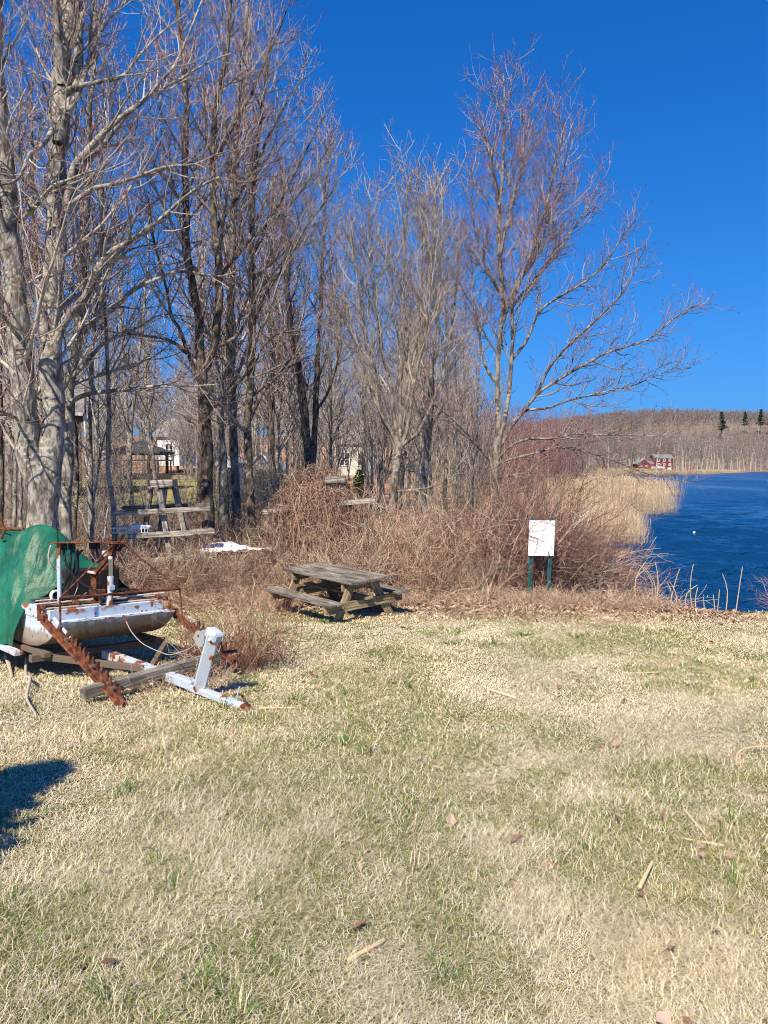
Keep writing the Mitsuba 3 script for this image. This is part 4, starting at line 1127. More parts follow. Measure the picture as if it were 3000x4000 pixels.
def strands(n, k, L, r, cols, jit):
    """Vine strands wandering over and inside a dome of unit radius and height."""
    a = rng.random(n) * 6.283
    u = rng.random(n) ** 0.7
    rho = 1 - 0.55 * rng.random(n) ** 2.2
    el = u * 1.45
    p = np.stack([np.cos(a) * np.cos(el), np.sin(a) * np.cos(el), np.sin(el)], 1) * rho[:, None]
    d = nrm(rng.normal(0, 1, (n, 3)) + [0, 0, -0.25])
    P = np.empty((n, k, 3))
    P[:, 0] = p
    st = L * rng.uniform(.5, 1.4, n) / k
    for j in range(1, k):
        d = nrm(d + rng.normal(0, jit, (n, 3)))
        q = P[:, j - 1] + d * st[:, None]
        m_ = np.linalg.norm(q, axis=1)
        lim = rho * (1 + 0.12 * np.sin(a * 3 + 5 * u) + 0.05 * rng.normal(0, 1, n))
        q = q * (1 + 0.6 * (lim / m_ - 1))[:, None]
        q[:, 2] = np.maximum(q[:, 2], -0.02)
        d = nrm(q - P[:, j - 1])
        P[:, j] = q
    P = P * [1.25, 0.95, 2.2]
    c = np.asarray(cols)[rng.integers(0, len(cols), n)] * rng.uniform(.55, 1.3, (n, 1))
    return tubes(P, np.linspace(r, r * .5, k)[None] * rng.uniform(.7, 1.4, (n, 1)), 3, np.repeat(c[:, None], k, 1))


parts.append(strands(1900, 11, 1.3, .0062, CANE, .35))
parts.append(strands(2200, 7, 0.55, .0045, CANE, .5))
parts.append(strands(500, 12, 1.6, .007, DUSK, .25))
parts.append(canes(rng, 160, 1.1, 1.1, .5, CANE, k=10, side=5, r=0.006, droop=1.2))
cn = canes(rng, 110, .5, .75, .9, CANE2, k=9, side=5, r=0.005, droop=.9)
cn[0][:, 2] += 1.75
parts.append(cn)
v, f, c = join(parts)
VX, VY = -1.45, 15.75
v = v + [VX, VY, float(ground(VX, VY))]
add('vine_mound', (v, f), 'vcol', color=c, smooth=True, label='tall mound of reddish brown vines smothering an old timber rack', category='vines')


def reed_clump(seed, n, H, w):
    rng = np.random.default_rng(seed)
    p = np.stack([rng.uniform(-w, w, n), rng.uniform(-w, w, n), np.full(n, -0.1)], 1)
    d = nrm(np.stack([rng.normal(0, .07, n), rng.normal(0, .07, n), np.ones(n)], 1))
    P, R = walk(rng, p, d, H * rng.uniform(0.55, 1.1, n), 5, 0, 0.04, np.full(n, 0.0055), 0.003)
    cc = np.asarray([(0.52, 0.44, 0.31), (0.44, 0.36, 0.25), (0.58, 0.50, 0.36), (0.38, 0.30, 0.21)])[rng.integers(0, 4, n)] * rng.uniform(0.75, 1.2, (n, 1))
    C = np.repeat(cc[:, None], 5, 1)
    R[:, 4] = 0.014 * (rng.random(n) < 0.45) + 0.003
    R[:, 3] *= 1.2
    out = [tubes(P, R, 3, C)]
    i = np.repeat(np.arange(n), 2)
    q = P[i, rng.integers(1, 4, len(i))]
    a = rng.random(len(i)) * 6.283
    e = np.stack([np.cos(a), np.sin(a), rng.uniform(-0.5, 0.9, len(i))], 1) * rng.uniform(0.15, 0.4, (len(i), 1))
    s = np.stack([-np.sin(a), np.cos(a), 0 * a], 1) * 0.009
    v = np.stack([q - s, q + s, q + e], 1).reshape(-1, 3)
    out.append((v, np.arange(len(v)).reshape(-1, 3), np.repeat(cc[i], 3, 0)))
    return join(out)


for nm, args in (('reeds_a', (131, 110, 2.1, 0.9)), ('reeds_b', (132, 90, 1.8, 0.9)), ('reeds_far', (133, 130, 2.4, 1.6))):
    v, f, c = reed_clump(*args)
    scene['group_' + nm] = {'type': 'shapegroup', 'stalks': mikit.ply((v, f), 'vleaf', color=np.clip(c, 0, 1))}
wr = np.random.default_rng(141)
px = np.concatenate([wr.uniform(0.0, 0.46, 2600)])
yy = 21 + (112 - 21) * wr.random(2600) ** 1.25
xx = px * yy
sh = shore(xx, yy)
ok = (sh > -0.6) & (sh < 4 + 0.4 * yy) & (xx > 0.6 + 0.07 * (yy - 20)) & ((yy > 38) | (sh > 2.5))
n = 0
for x, y in zip(xx[ok], yy[ok]):
    if n >= 760:
        break
    s = wr.uniform(0.8, 1.15)
    place('reed_bed', 'reeds_a' if y < 38 else 'reeds_far' if y > 60 else 'reeds_b', x, y, wr.uniform(0, 360), s if y < 60 else s * 1.25, s * wr.uniform(0.75, 1.0) * (0.72 if y < 38 else 1), z=max(float(ground(x, y)), WATER))
    n += 1
t = wr.random(260)
for q in t:
    # reed fringe in front of the red house and along the far shore
    x, y = (95 + 31 * q * 1.3, 318 + 12 * q * 1.3 + wr.uniform(0, 12)) if wr.random() < 0.6 else (126 + 80 * q, 331 + 105 * q + wr.uniform(0, 8))
    s = wr.uniform(0.9, 1.4)
    place('reed_bed', 'reeds_far', x, y, wr.uniform(0, 360), s * 2.2, s * 0.6, z=max(float(ground(x, y)), WATER))
tag('reed_bed', 'tan dry reeds filling the marsh along the lake shore', 'reeds', kind='stuff')

# ---------------------------------------------------------------- picnic table
def rot_zyx(yaw, rx, ry):
    c, s = math.cos, math.sin
    Z = np.array([[c(yaw), -s(yaw), 0], [s(yaw), c(yaw), 0], [0, 0, 1]])
    X = np.array([[1, 0, 0], [0, c(rx), -s(rx)], [0, s(rx), c(rx)]])
    Y = np.array([[c(ry), 0, s(ry)], [0, 1, 0], [-s(ry), 0, c(ry)]])
    return X @ Y @ Z


TR = rot_zyx(-0.875, 0.040, -0.030)
TO = np.array([-0.82, 12.17, -0.145]) - TR @ [0, 0, 0.75]


def tb(key, p0, p1, w, h, up=(0, 0, 1), mat='wood_grey', seed=0, ch=0.005):
    v, f, uv = bar(p0, p1, w, h, up, ch, seed)
    return add(key, (v @ TR.T + TO, f), mat, uv=uv)


K = 'picnic_table'
rng = np.random.default_rng(201)
pw = 0.80 / 5
for i in range(5):
    y = -0.40 + pw * (i + 0.5)
    e0, e1 = rng.uniform(-.012, .012, 2)
    tb(K + '__top_plank', (-0.975 + e0, y, 0.731 + rng.normal(0, .0015)), (0.975 + e1, y, 0.731 + rng.normal(0, .0015)), pw - 0.007, 0.038, seed=i)
for sg in (-1, 1):
    for j in range(2):
        y = sg * (0.80 - 0.068 - 0.137 * j)
        e0, e1 = rng.uniform(-.010, .010, 2)
        tb(K + '__seat_plank', (-0.975 + e0, y, 0.441), (0.975 + e1, y, 0.441), 0.130, 0.038, seed=10 + j + sg)
for sx in (-1, 1):
    x = sx * 0.74
    tb(K + '__cleat', (x - sx * 0.042, -0.37, 0.642), (x - sx * 0.042, 0.37, 0.642), 0.04, 0.138, mat='wood_tan', seed=20 + sx)
    tb(K + '__brace', (x + sx * 0.042, -0.77, 0.348), (x + sx * 0.042, 0.77, 0.348), 0.04, 0.145, mat='wood_tan', seed=22 + sx)
    for sg in (-1, 1):
        tb(K + '__leg', (x, sg * 0.20, 0.70), (x, sg * 0.60, -0.03), 0.04, 0.14, up=(0, sg * 0.73, 0.40), mat='wood_tan', seed=24 + sx + 3 * sg)
tb(K + '__stretcher', (-0.86, 0.02, 0.440), (0.90, 0.02, 0.440), 0.13, 0.038, mat='wood_tan', seed=31)
bolts = []
for sx in (-1, 1):
    for yy, zz in ((-.22, .655), (.22, .655), (-.41, .35), (.41, .35), (-.5, .33), (.5, .33)):
        x = sx * (0.74 + (0.064 if zz < .5 else 0.022))
        v, f = rbox((x, yy, zz), (.012, .022, .022), .005)
        bolts.append((v @ TR.T + TO, f))
for b in bolts:
    add(K + '__bolt', b, 'vcol', color=(0.16, 0.12, 0.10))
tag(K, 'weathered grey wooden picnic table with attached benches at the lawn edge', 'picnic table')

# ---------------------------------------------------------------- blank white notice on two posts
K = 'notice_sign'
SY = 14.0
sr = math.radians(1.9)
A1 = nrm(np.array([math.cos(sr), 0.05, -math.sin(sr) * 0.6]))
A3 = nrm(np.array([math.sin(sr), 0.03, math.cos(sr)]))
A2 = np.cross(A3, A1)
SC = np.array([2.985, SY, 0.235])
fr = np.stack([A1, A2, A3], 1)
v, f = rbox((0, 0, 0), (0.494, 0.006, 0.676), 0.003)
add(K + '__panel', (v @ fr.T + SC, f), 'vgloss', color=(0.80, 0.81, 0.83))
ring = trimesh.creation.torus(0.042, 0.0022, major_sections=32, minor_sections=6)
v = np.array(ring.vertices)[:, [0, 2, 1]] * [1, .5, 1] + [-0.188, -0.0035, 0.265]
add(K + '__ring_mark', (v @ fr.T + SC, np.array(ring.faces)[:, ::-1]), 'vcol', color=(0.38, 0.47, 0.60), smooth=True)
for bx, bz in ((-0.200, 0.265), (0.200, 0.262)):
    v, f = rbox((bx, -0.005, bz), (0.013, 0.008, 0.013), .004)
    add(K + '__bolt', (v @ fr.T + SC, f), 'vcol', color=(0.16, 0.17, 0.19))
sec = np.array([(-.034, .0), (-.020, .0), (-.013, .026), (.013, .026), (.020, .0), (.034, .0), (.034, -.004), (.017, -.004), (.010, .022), (-.010, .022), (-.017, -.004), (-.034, -.004)])
for px_, tx_, bot in ((-0.185, 0.752, -1.10), (0.185, 0.735, -1.10)):
    top = SC + A1 * px_ + A3 * (0.338 + 0.055) + [0, 0.035, 0]
    base = top - A3 * 1.6
    base = np.array([base[0] + (0.0 if px_ < 0 else -0.01), base[1], -1.05])
    ax = nrm(top - base)
    X = nrm(np.cross(ax, [0, -1, 0]))
    Yv = np.cross(ax, X)
    v, f = prism(sec, 0, np.linalg.norm(top - base), (X, Yv, ax), base)
    k = add(K + '__post', (v, f), 'vgloss', color=(0.02, 0.13, 0.14))
    holes = []
    for i in range(2, 60):
        c = base + ax * (0.03 * i)
        if c[2] > top[2] - .01:
            break
        holes.append(box(c + Yv * (0.026 if np.dot(Yv, [0, -1, 0]) > 0 else -0.0055) , (.010, .0035, .010)))
    add(k + '__hole', join(holes), 'vcol', color=(0.005, 0.01, 0.012))
    labels[k + '__hole'] = {'kind': 'stuff'}
tag(K, 'blank white notice panel on two dark green channel posts in front of the brambles', 'sign')

# ---------------------------------------------------------------- timber racks
def beam(key, p0, p1, w, h, mat='wood_grey', up=(0, 0, 1), seed=0):
    v, f, uv = bar(p0, p1, w, h, up, 0.006, seed)
    return add(key, (v, f), mat, uv=uv)


K = 'timber_rack'
beam(K + '__leg', (-4.58, 14.6, 1.19), (-4.86, 14.45, -0.95), .09, .09, 'wood_grey', (1, 0, 0), 1)
beam(K + '__leg', (-4.43, 15.0, 1.14), (-4.70, 15.0, -0.95), .09, .10, 'wood_pale', (1, 0, 0), 2)
beam(K + '__leg', (-4.41, 14.6, 1.14), (-4.08, 14.45, -0.95), .09, .10, 'wood_pale', (1, 0, 0), 3)
beam(K + '__leg', (-4.22, 15.0, 1.14), (-3.80, 15.0, -0.95), .09, .11, 'wood_pale', (1, 0, 0), 4)
beam(K + '__cap', (-4.60, 14.8, 1.235), (-4.16, 14.8, 1.265), .36, .15, 'wood_pale', (0, 0, 1), 5)
beam(K + '__board', (-5.30, 14.38, 0.675), (-3.37, 14.38, 0.775), .04, .10, 'wood_pale', (0, 0, 1), 6)
beam(K + '__board', (-5.45, 15.12, 0.74), (-3.55, 15.12, 0.80), .04, .09, 'wood_grey', (0, 0, 1), 7)
beam(K + '__board', (-4.98, 14.38, 0.23), (-3.29, 14.38, 0.33), .04, .11, 'wood_pale', (0, 0, 1), 8)
beam(K + '__board', (-4.55, 15.12, 0.26), (-3.5, 15.12, 0.30), .04, .08, 'wood_grey', (0, 0, 1), 9)
beam(K + '__board', (-4.62, 14.36, -0.26), (-3.25, 14.36, -0.12), .05, .11, 'wood_pale', (0, 0, 1), 10)
beam(K + '__board', (-3.9, 14.9, -0.22), (-2.75, 14.9, -0.14), .30, .035, 'wood_grey', (0, 0, 1), 11)
tag(K, 'grey timber storage rack with splayed legs and long boards in the brambles', 'rack')
K = 'vine_covered_rack'
beam(K + '__leg', (-1.93, 15.6, 1.10), (-2.10, 15.4, -0.98), .10, .12, 'wood_pale', (1, 0, 0), 12)
beam(K + '__leg', (-1.80, 15.6, 1.00), (-1.45, 15.55, -0.1), .09, .12, 'wood_pale', (1, 0, 0), 13)
beam(K + '__leg', (-1.05, 15.5, 1.30), (-1.15, 15.4, -0.9), .10, .12, 'wood_pale', (1, 0, 0), 14)
beam(K + '__leg', (-0.92, 15.5, 1.25), (-0.60, 15.4, -0.9), .09, .12, 'wood_pale', (1, 0, 0), 15)
beam(K + '__cap', (-1.22, 15.5, 1.30), (-0.80, 15.5, 1.33), .30, .14, 'wood_pale', (0, 0, 1), 16)
beam(K + '__board', (-2.52, 15.4, 0.64), (-0.18, 15.3, 0.90), .04, .10, 'wood_pale', (0, 0, 1), 17)
beam(K + '__board', (-2.56, 15.4, 0.26), (-0.3, 15.3, 0.38), .04, .10, 'wood_grey', (0, 0, 1), 18)
tag(K, 'grey timber rack buried in the mound of vines, one pale post showing', 'rack')

# things lying on the rack
rng = np.random.default_rng(211)
K = 'plastic_crate'
cx, cy, cz = -4.95, 14.62, 0.335
for dx, dy, sx_, sy_ in ((0, -.16, .72, .02), (0, .16, .72, .02), (-.35, 0, .02, .32), (.35, 0, .02, .32)):
    add(K + '__rail', join([box((cx + dx, cy + dy, cz + q), (sx_, sy_, .022)) for q in (-.04, .05)]), 'vcol', color=(0.70, 0.71, 0.74))
add(K + '__slat', join([box((cx - .33 + .06 * i, cy - .16, cz), (.018, .016, .10)) for i in range(12)]), 'vcol', color=(0.66, 0.68, 0.74))
labels[K + '__slat'] = {'kind': 'stuff'}
for q in range(3):
    add(K + '__roll', pipe([(cx + .05, cy - .13 + .1 * q, cz + .09), (cx + .36, cy - .11 + .1 * q, cz + .06)], .042, 12), 'vcol', color=(0.66, 0.68, 0.72), smooth=40)
tag(K, 'white plastic crate holding pale rolls on the middle boards of the rack', 'crate')
n1, n2 = 40, 10
s, t = np.meshgrid(np.linspace(0, 1, n1), np.linspace(0, 1, n2), indexing='ij')
hx = -3.66 + 1.42 * s
hz_ = -0.075 + 0.02 * s + 0.13 * np.exp(-((s - .33) / .27) ** 2) * np.sin(np.pi * t) + 0.10 * (meshkit.fbm(np.stack([s * 12, t * 3, 0 * s], -1), 3) - .5) + 0.035 * np.sin(np.pi * t)
hy = 14.72 + (0.30 - 0.2 * s) * (t - .5)
add('plastic_sheet', sheet(hx, hy, hz_), 'vgloss', color=(0.58, 0.60, 0.65), smooth=True, label='crumpled white plastic sheet on the lowest boards of the rack', category='sheet')
v, f = np.array(trimesh.creation.torus(0.17, 0.07, major_sections=24, minor_sections=10).vertices), np.array(trimesh.creation.torus(0.17, 0.07, major_sections=24, minor_sections=10).faces)
add('tyre', (v[:, [0, 2, 1]] + [-4.60, 14.75, -0.62], f[:, ::-1]), 'vcol', color=(0.025, 0.025, 0.025), smooth=True, label='small black tyre leaning at the foot of the timber rack', category='tyre')

# ---------------------------------------------------------------- weed cutting boat on its trailer
BF, BL, BO = np.array([.755, -.656, 0]), np.array([.656, .755, 0]), np.array([-3.10, 7.0, .10])


def bp(a, b, z):
    """Boat frame: a ahead of the bow lip, b across from its near corner, z over the lip (it heels away a little)."""
    return BO + BF * a + BL * b + np.array([0, 0, z - 0.055 * b])


def bv(v):
    v = np.asarray(v, float)
    return BO + v[:, :1] * BF + v[:, 1:2] * BL + np.stack([0 * v[:, 2], 0 * v[:, 2], v[:, 2] - 0.055 * v[:, 1]], 1)


def bpipe(key, pts, r, mat='vcol', color=None, s=8, k=None, **kw):
    v, f = pipe([bp(*p) for p in pts], r, s, k)
    return add(key, (v, f), mat, color=color, smooth=40 if color is None else True, **kw)


def bbeam(key, p0, p1, w, h, mat, up=(0, 0, 1), ch=0.003):
    v, f, uv = bar(bp(*p0), bp(*p1), w, h, up, ch)
    return add(key, (v, f), mat, uv=uv)


K = 'weed_cutting_boat'
prof = np.array([(0, 0), (-.012, -.018), (-.05, -.065), (-.12, -.13), (-.20, -.185), (-.30, -.235), (-.45, -.285), (-.62, -.31), (-.91, -.315), (-3.4, -.315), (-3.4, 0.0), (-.8, 0.0), (-.14, 0.0)])
kb = 26
bs = np.linspace(0, 1.27, kb)
ring = len(prof)
v = np.array([[a, b, z] for b in bs for a, z in prof])
i = np.arange(kb - 1)[:, None] * ring
j = np.arange(ring)[None]
q = np.stack([i + j, i + ring + j, i + ring + (j + 1) % ring, i + (j + 1) % ring], -1).reshape(-1, 4)
f = np.vstack([q[:, [0, 1, 2]], q[:, [0, 2, 3]]])
from shapely.geometry import Polygon as _Poly
pt, tri = trimesh.creation.triangulate_polygon(_Poly(prof), engine='earcut')
from scipy.spatial import cKDTree
mp = cKDTree(prof).query(pt)[1][tri]
nv = len(v)
side0 = np.array([[a, -0.001, z] for a, z in prof])
side1 = np.array([[a, 1.271, z] for a, z in prof])
v2 = np.vstack([v, side0, side1])
f2 = np.vstack([f, mp + nv, mp[:, ::-1] + nv + ring])
uv = np.stack([v2[:, 1] + 0.6 * v2[:, 0], v2[:, 2] + 0.10 * (np.arange(len(v2)) >= nv)], 1)
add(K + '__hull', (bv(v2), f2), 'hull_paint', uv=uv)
v, f = box((-.47, .60, .05), (.66, 1.235, .10))
v[(v[:, 2] > .05) & (v[:, 0] > -.4), 0] -= .015


def dense_box(c, s, n):
    """A box whose front is cut into strips across, so that its uv can follow it."""
    x0, x1 = c[1] - s[1] / 2, c[1] + s[1] / 2
    out = []
    for q in range(n):
        a, b = x0 + s[1] * q / n, x0 + s[1] * (q + 1) / n
        out.append(box((c[0], (a + b) / 2, c[2]), (s[0], b - a, s[2])))
    return join(out)


v, f = dense_box((-.47, .60, .05), (.64, 1.225, .10), 8)
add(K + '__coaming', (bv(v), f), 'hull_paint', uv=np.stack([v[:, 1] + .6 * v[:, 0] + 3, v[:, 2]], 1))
bbeam(K + '__lip', (-.003, -.004, .002), (-.003, 1.274, .002), .018, .012, 'paint')
ring_m = trimesh.creation.torus(0.022, 0.0016, major_sections=24, minor_sections=6)
rv = np.array(ring_m.vertices)
rv = np.stack([-.1485 + rv[:, 2], .66 + rv[:, 0], .053 + rv[:, 1]], 1)
bar_v, bar_f = box((-.1485, .66, .053), (.003, .036, .0035))
vv, ff = join([(rv, np.array(ring_m.faces)), (bar_v, bar_f)])
add(K + '__emblem', (bv(vv), ff), 'vcol', color=(0.40, 0.43, 0.46))
# guard rail of rusty pipe in front
bpipe(K + '__guard_rail', [(0.03, 0.0, .245), (0.03, 1.315, .245)], .0135, 'rust', k=None)
bpipe(K + '__guard_post', [(0.03, 0.0, .25), (0.03, 0.0, -.07)], .0105, 'rust')
bpipe(K + '__guard_post', [(0.03, 1.315, .25), (0.06, 1.33, -.10)], .0105, 'rust')
bpipe(K + '__guard_brace', [(0.03, 0.0, .245), (-.27, .74, .735)], .0085, 'rust')
bpipe(K + '__guard_brace', [(0.03, 1.315, .245), (-.27, .84, .715)], .0075, 'rust')
# lifting arm: two channels leaning up from a short post
bbeam(K + '__lift_post', (-.30, .52, .07), (-.30, .52, .46), .05, .055, 'rust', (1, 0, 0))
bbeam(K + '__lift_arm', (-.28, .50, .42), (-.28, .80, .735), .03, .035, 'rust', (-.6, 0, .8))
bbeam(K + '__lift_arm', (-.28, .555, .42), (-.28, .84, .715), .03, .035, 'rust', (-.6, 0, .8))
bbeam(K + '__lift_arm', (-.25, .69, .74), (-.25, .86, .74), .04, .03, 'rust')
bbeam(K + '__lift_bracket', (-.24, .44, .24), (-.24, .60, .24), .05, .045, 'rust')
bpipe(K + '__lift_pin', [(-.33, .47, .44), (-.2, .47, .44)], .014, 'vcol', (0.55, 0.50, 0.42))
# upright post and control shelf
bbeam(K + '__shelf_post', (-.35, .175, .06), (-.35, .185, .74), .035, .035, 'paint', (1, 0, 0))
bbeam(K + '__shelf_post', (-.40, .77, .06), (-.40, .775, .72), .035, .035, 'rust', (1, 0, 0))
bbeam(K + '__control_shelf', (-.38, .12, .745), (-.38, .80, .735), .13, .007, 'rust')
for b_ in (.25, .33, .55, .60):
    v, f = rbox((-.38, b_, .70), (.07, .05, .07), .012)
    k = add(K + '__valve', (bv(v), f), 'vcol', color=(0.03, 0.025, 0.025))
    bpipe(k + '__lever', [(-.36, b_, .755), (-.34, b_ + .01, .80)], .006, 'vcol', (0.05, 0.05, 0.05))
bbeam(K + '__signal_staff', (-.42, .695, .70), (-.42, .755, 1.09), .034, .007, 'paint', (1, 0, 0))
bpipe(K + '__aerial', [(-.40, .20, .75), (-.38, .19, .83), (-.36, .165, .93)], .006, 'vcol', (0.03, 0.03, 0.03))
v, f = rbox((-.33, .66, .62), (.06, .05, .065), .014)
add(K + '__pressure_gauge', (bv(v), f), 'vcol', color=(0.42, 0.45, 0.47))
# hydraulic ram
bpipe(K + '__ram_rod', [(-.18, .635, .39), (-.18, .64, .575)], .024, 'chrome', s=16)
v, f = rbox((-.18, .64, .585), (.05, .05, .05), .02)
add(K + '__ram_eye', (bv(v), f), 'vcol', color=(0.50, 0.49, 0.47), smooth=50)
bpipe(K + '__ram_collar', [(-.18, .632, .29), (-.18, .635, .40)], .034, 'paint', s=16)
bpipe(K + '__ram_body', [(-.18, .615, .08), (-.18, .632, .30)], .030, 'paint', s=16)
bbeam(K + '__ram_bracket', (-.145, .60, .285), (-.145, .66, .285), .012, .05, 'paint')
# hoses
hr = [((-.38, .25, .68), (-.33, .24, .55), (-.28, .34, .36), (-.22, .50, .24), (-.20, .545, .10)),
      ((-.38, .33, .68), (-.36, .30, .50), (-.40, .27, .33), (-.50, .22, .20)),
      ((-.38, .34, .68), (-.34, .36, .52), (-.36, .33, .36), (-.46, .24, .19)),
      ((-.40, .40, .66), (-.36, .38, .48), (-.33, .36, .30), (-.30, .25, .14), (-.45, .20, .15)),
      ((-.40, .45, .66), (-.46, .40, .52), (-.42, .35, .40)),
      ((-.55, .20, .17), (-.40, .35, .16), (-.32, .47, .24), (-.36, .60, .34)),
      ((-.40, .60, .66), (-.37, .62, .50), (-.40, .64, .30), (-.34, .66, .15)),
      ((-.40, .13, .72), (-.42, .11, .60), (-.44, .17, .48), (-.50, .27, .44))]
for q, pts in enumerate(hr):
    bpipe(K + '__hose', pts, .0125 if q < 7 else .009, 'vgloss', (0.022, 0.023, 0.027) if q < 7 else (0.45, 0.44, 0.42), s=8, k=18)
bpipe(K + '__hose', [(-.16, .66, .24), (-.25, .78, .25), (-.32, .92, .22)], .011, 'vgloss', (0.03, 0.03, 0.035), k=12)
tor = trimesh.creation.torus(.048, .013, major_sections=28, minor_sections=10)
tv = np.array(tor.vertices)
tv = np.stack([-.50 + tv[:, 2] * 2.2 - .2 * tv[:, 0], .205 + tv[:, 0], .195 + tv[:, 1]], 1)
add(K + '__pipe_elbow', (bv(tv), np.array(tor.faces)), 'vgloss', color=(0.70, 0.69, 0.66), smooth=True)
# engine block and plates under the tarp, seen as a dark mass
v, f = rbox((-.82, .70, .24), (.34, .62, .40), .03)
add(K + '__engine', (bv(v), f), 'vcol', color=(0.018, 0.018, 0.02))
# steering rods and pipes lying across the foredeck
rng = np.random.default_rng(221)
for q in range(13):
    b0, b1 = rng.uniform(-.06, .35), rng.uniform(.75, 1.38)
    if q < 4:
        b0, b1 = -.05, 1.33
    a0 = -.22 - .035 * q
    z0 = .115 + .02 * (q % 3)
    col = [(0.55, 0.50, 0.42), (0.36, 0.20, 0.12), (0.58, 0.56, 0.52), (0.12, 0.10, 0.09)][q % 4]
    bpipe(K + '__deck_rod', [(a0, b0, z0), (a0 + rng.normal(0, .02), b1, z0 + rng.normal(0, .008))], rng.uniform(.007, .013), 'rust' if q % 4 == 1 else 'vcol', None if q % 4 == 1 else col)
for b_, z_ in ((-.04, .13), (.04, .10), (.30, .15), (1.31, .11), (1.22, .14), (.55, .13)):
    v, f = rbox((-.24, b_, z_), (.06, .045, .05), .012)
    add(K + '__rod_clamp', (bv(v), f), 'rust')
v, f = rbox((-.40, 1.00, .20), (.16, .20, .02), .006)
add(K + '__bracket_plate', (bv(v), f), 'rust')
for b_ in (.92, 1.08):
    v, f = box((-.40, b_, .15), (.12, .015, .11))
    add(K + '__bracket_web', (bv(v), f), 'rust')
v, f = rbox((-.45, 1.18, .16), (.10, .10, .05), .01)
add(K + '__bracket_plate', (bv(v), f), 'rust')


# sickle bars reaching forward and down to the grass
def cutter(b, a0, z0, a1, z1, hinge=True):
    kb_ = fresh(K + '__cutter_bar')
    p0, p1 = np.array([a0, b, z0]), np.array([a1, b, z1])
    ax = nrm(p1 - p0)
    up = nrm(np.array([-ax[2], 0, ax[0]]))
    L = np.linalg.norm(p1 - p0)
    v, f, uv = bar(bp(*p0), bp(*p1), .012, .05, (0, 0, 1), .003)
    add(kb_, (v, f), 'rust', uv=uv)
    s = np.array([0, .022, 0])
    v, f, uv = bar(bp(*(p0 + s)), bp(*(p1 + s)), .035, .012, (0, 0, 1), .003)
    add(kb_ + '__flange', (v, f), 'rust', uv=uv)
    w, fz = pipe([bp(*(p0 - [0, .02, 0] - up * .03)), bp(*(p1 - [0, .02, 0] - up * .03))], .014, 8)
    add(kb_ + '__rail', (w, fz), 'rust', smooth=40)
    n = int((L - .42) / .082)
    for q in range(n):
        c = p0 + ax * (.42 + .082 * q) + np.array([0, .03, 0]) + up * .012
        h = .088
        tip = c + up * h + ax * .006 + np.array([0, .012, 0])
        tv_ = np.array([c - ax * .035, c + ax * .035, c + ax * .008 + up * h * .9, c - ax * .010 + up * h * .9])
        tv_ = np.vstack([tv_, tip, tv_ + [0, .007, 0], tip + [0, .007, 0]])
        tf = np.array([[0, 1, 2], [0, 2, 3], [3, 2, 4], [5, 7, 6], [5, 8, 7], [8, 9, 7], [0, 6, 1], [0, 5, 6], [1, 6, 7], [1, 7, 2], [2, 7, 9], [2, 9, 4], [4, 9, 8], [4, 8, 3], [3, 8, 5], [3, 5, 0]])
        add(kb_ + '__tooth', (bv(tv_), tf), 'rust')
    for q in (.30, .62, .86):
        v, f = rbox(p0 + (p1 - p0) * q + up * .025 + [0, .02, 0], (.05, .06, .028), .006)
        add(kb_ + '__keeper', (bv(v), f), 'vcol', color=(0.12, 0.09, 0.075))
    if hinge:
        v, f = rbox(p0 + [0, 0, .02], (.10, .07, .06), .01)
        add(kb_ + '__hinge', (bv(v), f), 'rust')
        w, fz = pipe([bp(*(p0 + [-.03, -.03, .14])), bp(*(p0 + [-.03, -.03, -.02]))], .02, 10)
        add(kb_ + '__pivot', (w, fz), 'rust', smooth=40)
        w, fz = pipe([bp(*(p0 + [0, .06, .05])), bp(*(p0 + ax * .5 + [0, .05, .03]))], .016, 8)
        add(kb_ + '__drive_rod', (w, fz), 'paint', smooth=40)
    w, fz = pipe([bp(*(p1 - ax * .12 - up * .03)), bp(*(p1 - ax * .02 - up * .03)), bp(*(p1 + ax * .05 - up * .06))], .022, 10)
    add(kb_ + '__shoe', (w, fz), 'rust', smooth=40)


cutter(-.03, -.25, .015, 1.20, -.525)
cutter(1.335, -.12, -.03, .95, -.395)
tag(K, 'rusty pale blue weed cutting boat with toothed cutter bars, parked on its trailer', 'boat')

# green tarp thrown over the stern half
rows = {-.70: [(-.09, -.30), (-.03, .02), (.06, .10), (.22, .20), (.38, .285), (.52, .35), (.68, .42), (.85, .44), (1.1, .20), (1.30, .04), (1.34, -.2)],
        -.84: [(-.11, -.34), (-.04, .04), (.05, .17), (.20, .33), (.36, .52), (.50, .60), (.66, .54), (.82, .47), (1.1, .22), (1.32, .05), (1.36, -.25)],
        -1.08: [(-.13, -.37), (-.05, .10), (.03, .34), (.17, .70), (.30, .855), (.42, .87), (.56, .80), (.74, .56), (1.0, .34), (1.32, .08), (1.38, -.30)],
        -1.30: [(-.15, -.38), (-.06, .14), (.02, .40), (.12, .66), (.24, .79), (.40, .84), (.58, .78), (.80, .60), (1.05, .38), (1.34, .10), (1.40, -.32)],
        -1.60: [(-.17, -.38), (-.07, .18), (.02, .46), (.10, .60), (.20, .64), (.40, .62), (.60, .60), (.80, .54), (1.05, .42), (1.36, .12), (1.42, -.32)],
        -2.10: [(-.18, -.38), (-.08, .22), (.02, .56), (.09, .76), (.18, .82), (.40, .80), (.62, .76), (.82, .64), (1.05, .46), (1.38, .14), (1.44, -.32)],
        -3.30: [(-.18, -.38), (-.08, .22), (.02, .56), (.09, .76), (.18, .82), (.40, .80), (.62, .76), (.82, .64), (1.05, .46), (1.38, .14), (1.44, -.32)]}
ka = sorted(rows, reverse=True)
nt, ns = 110, 120
prof_ = np.array([spline(rows[a], nt) for a in ka])
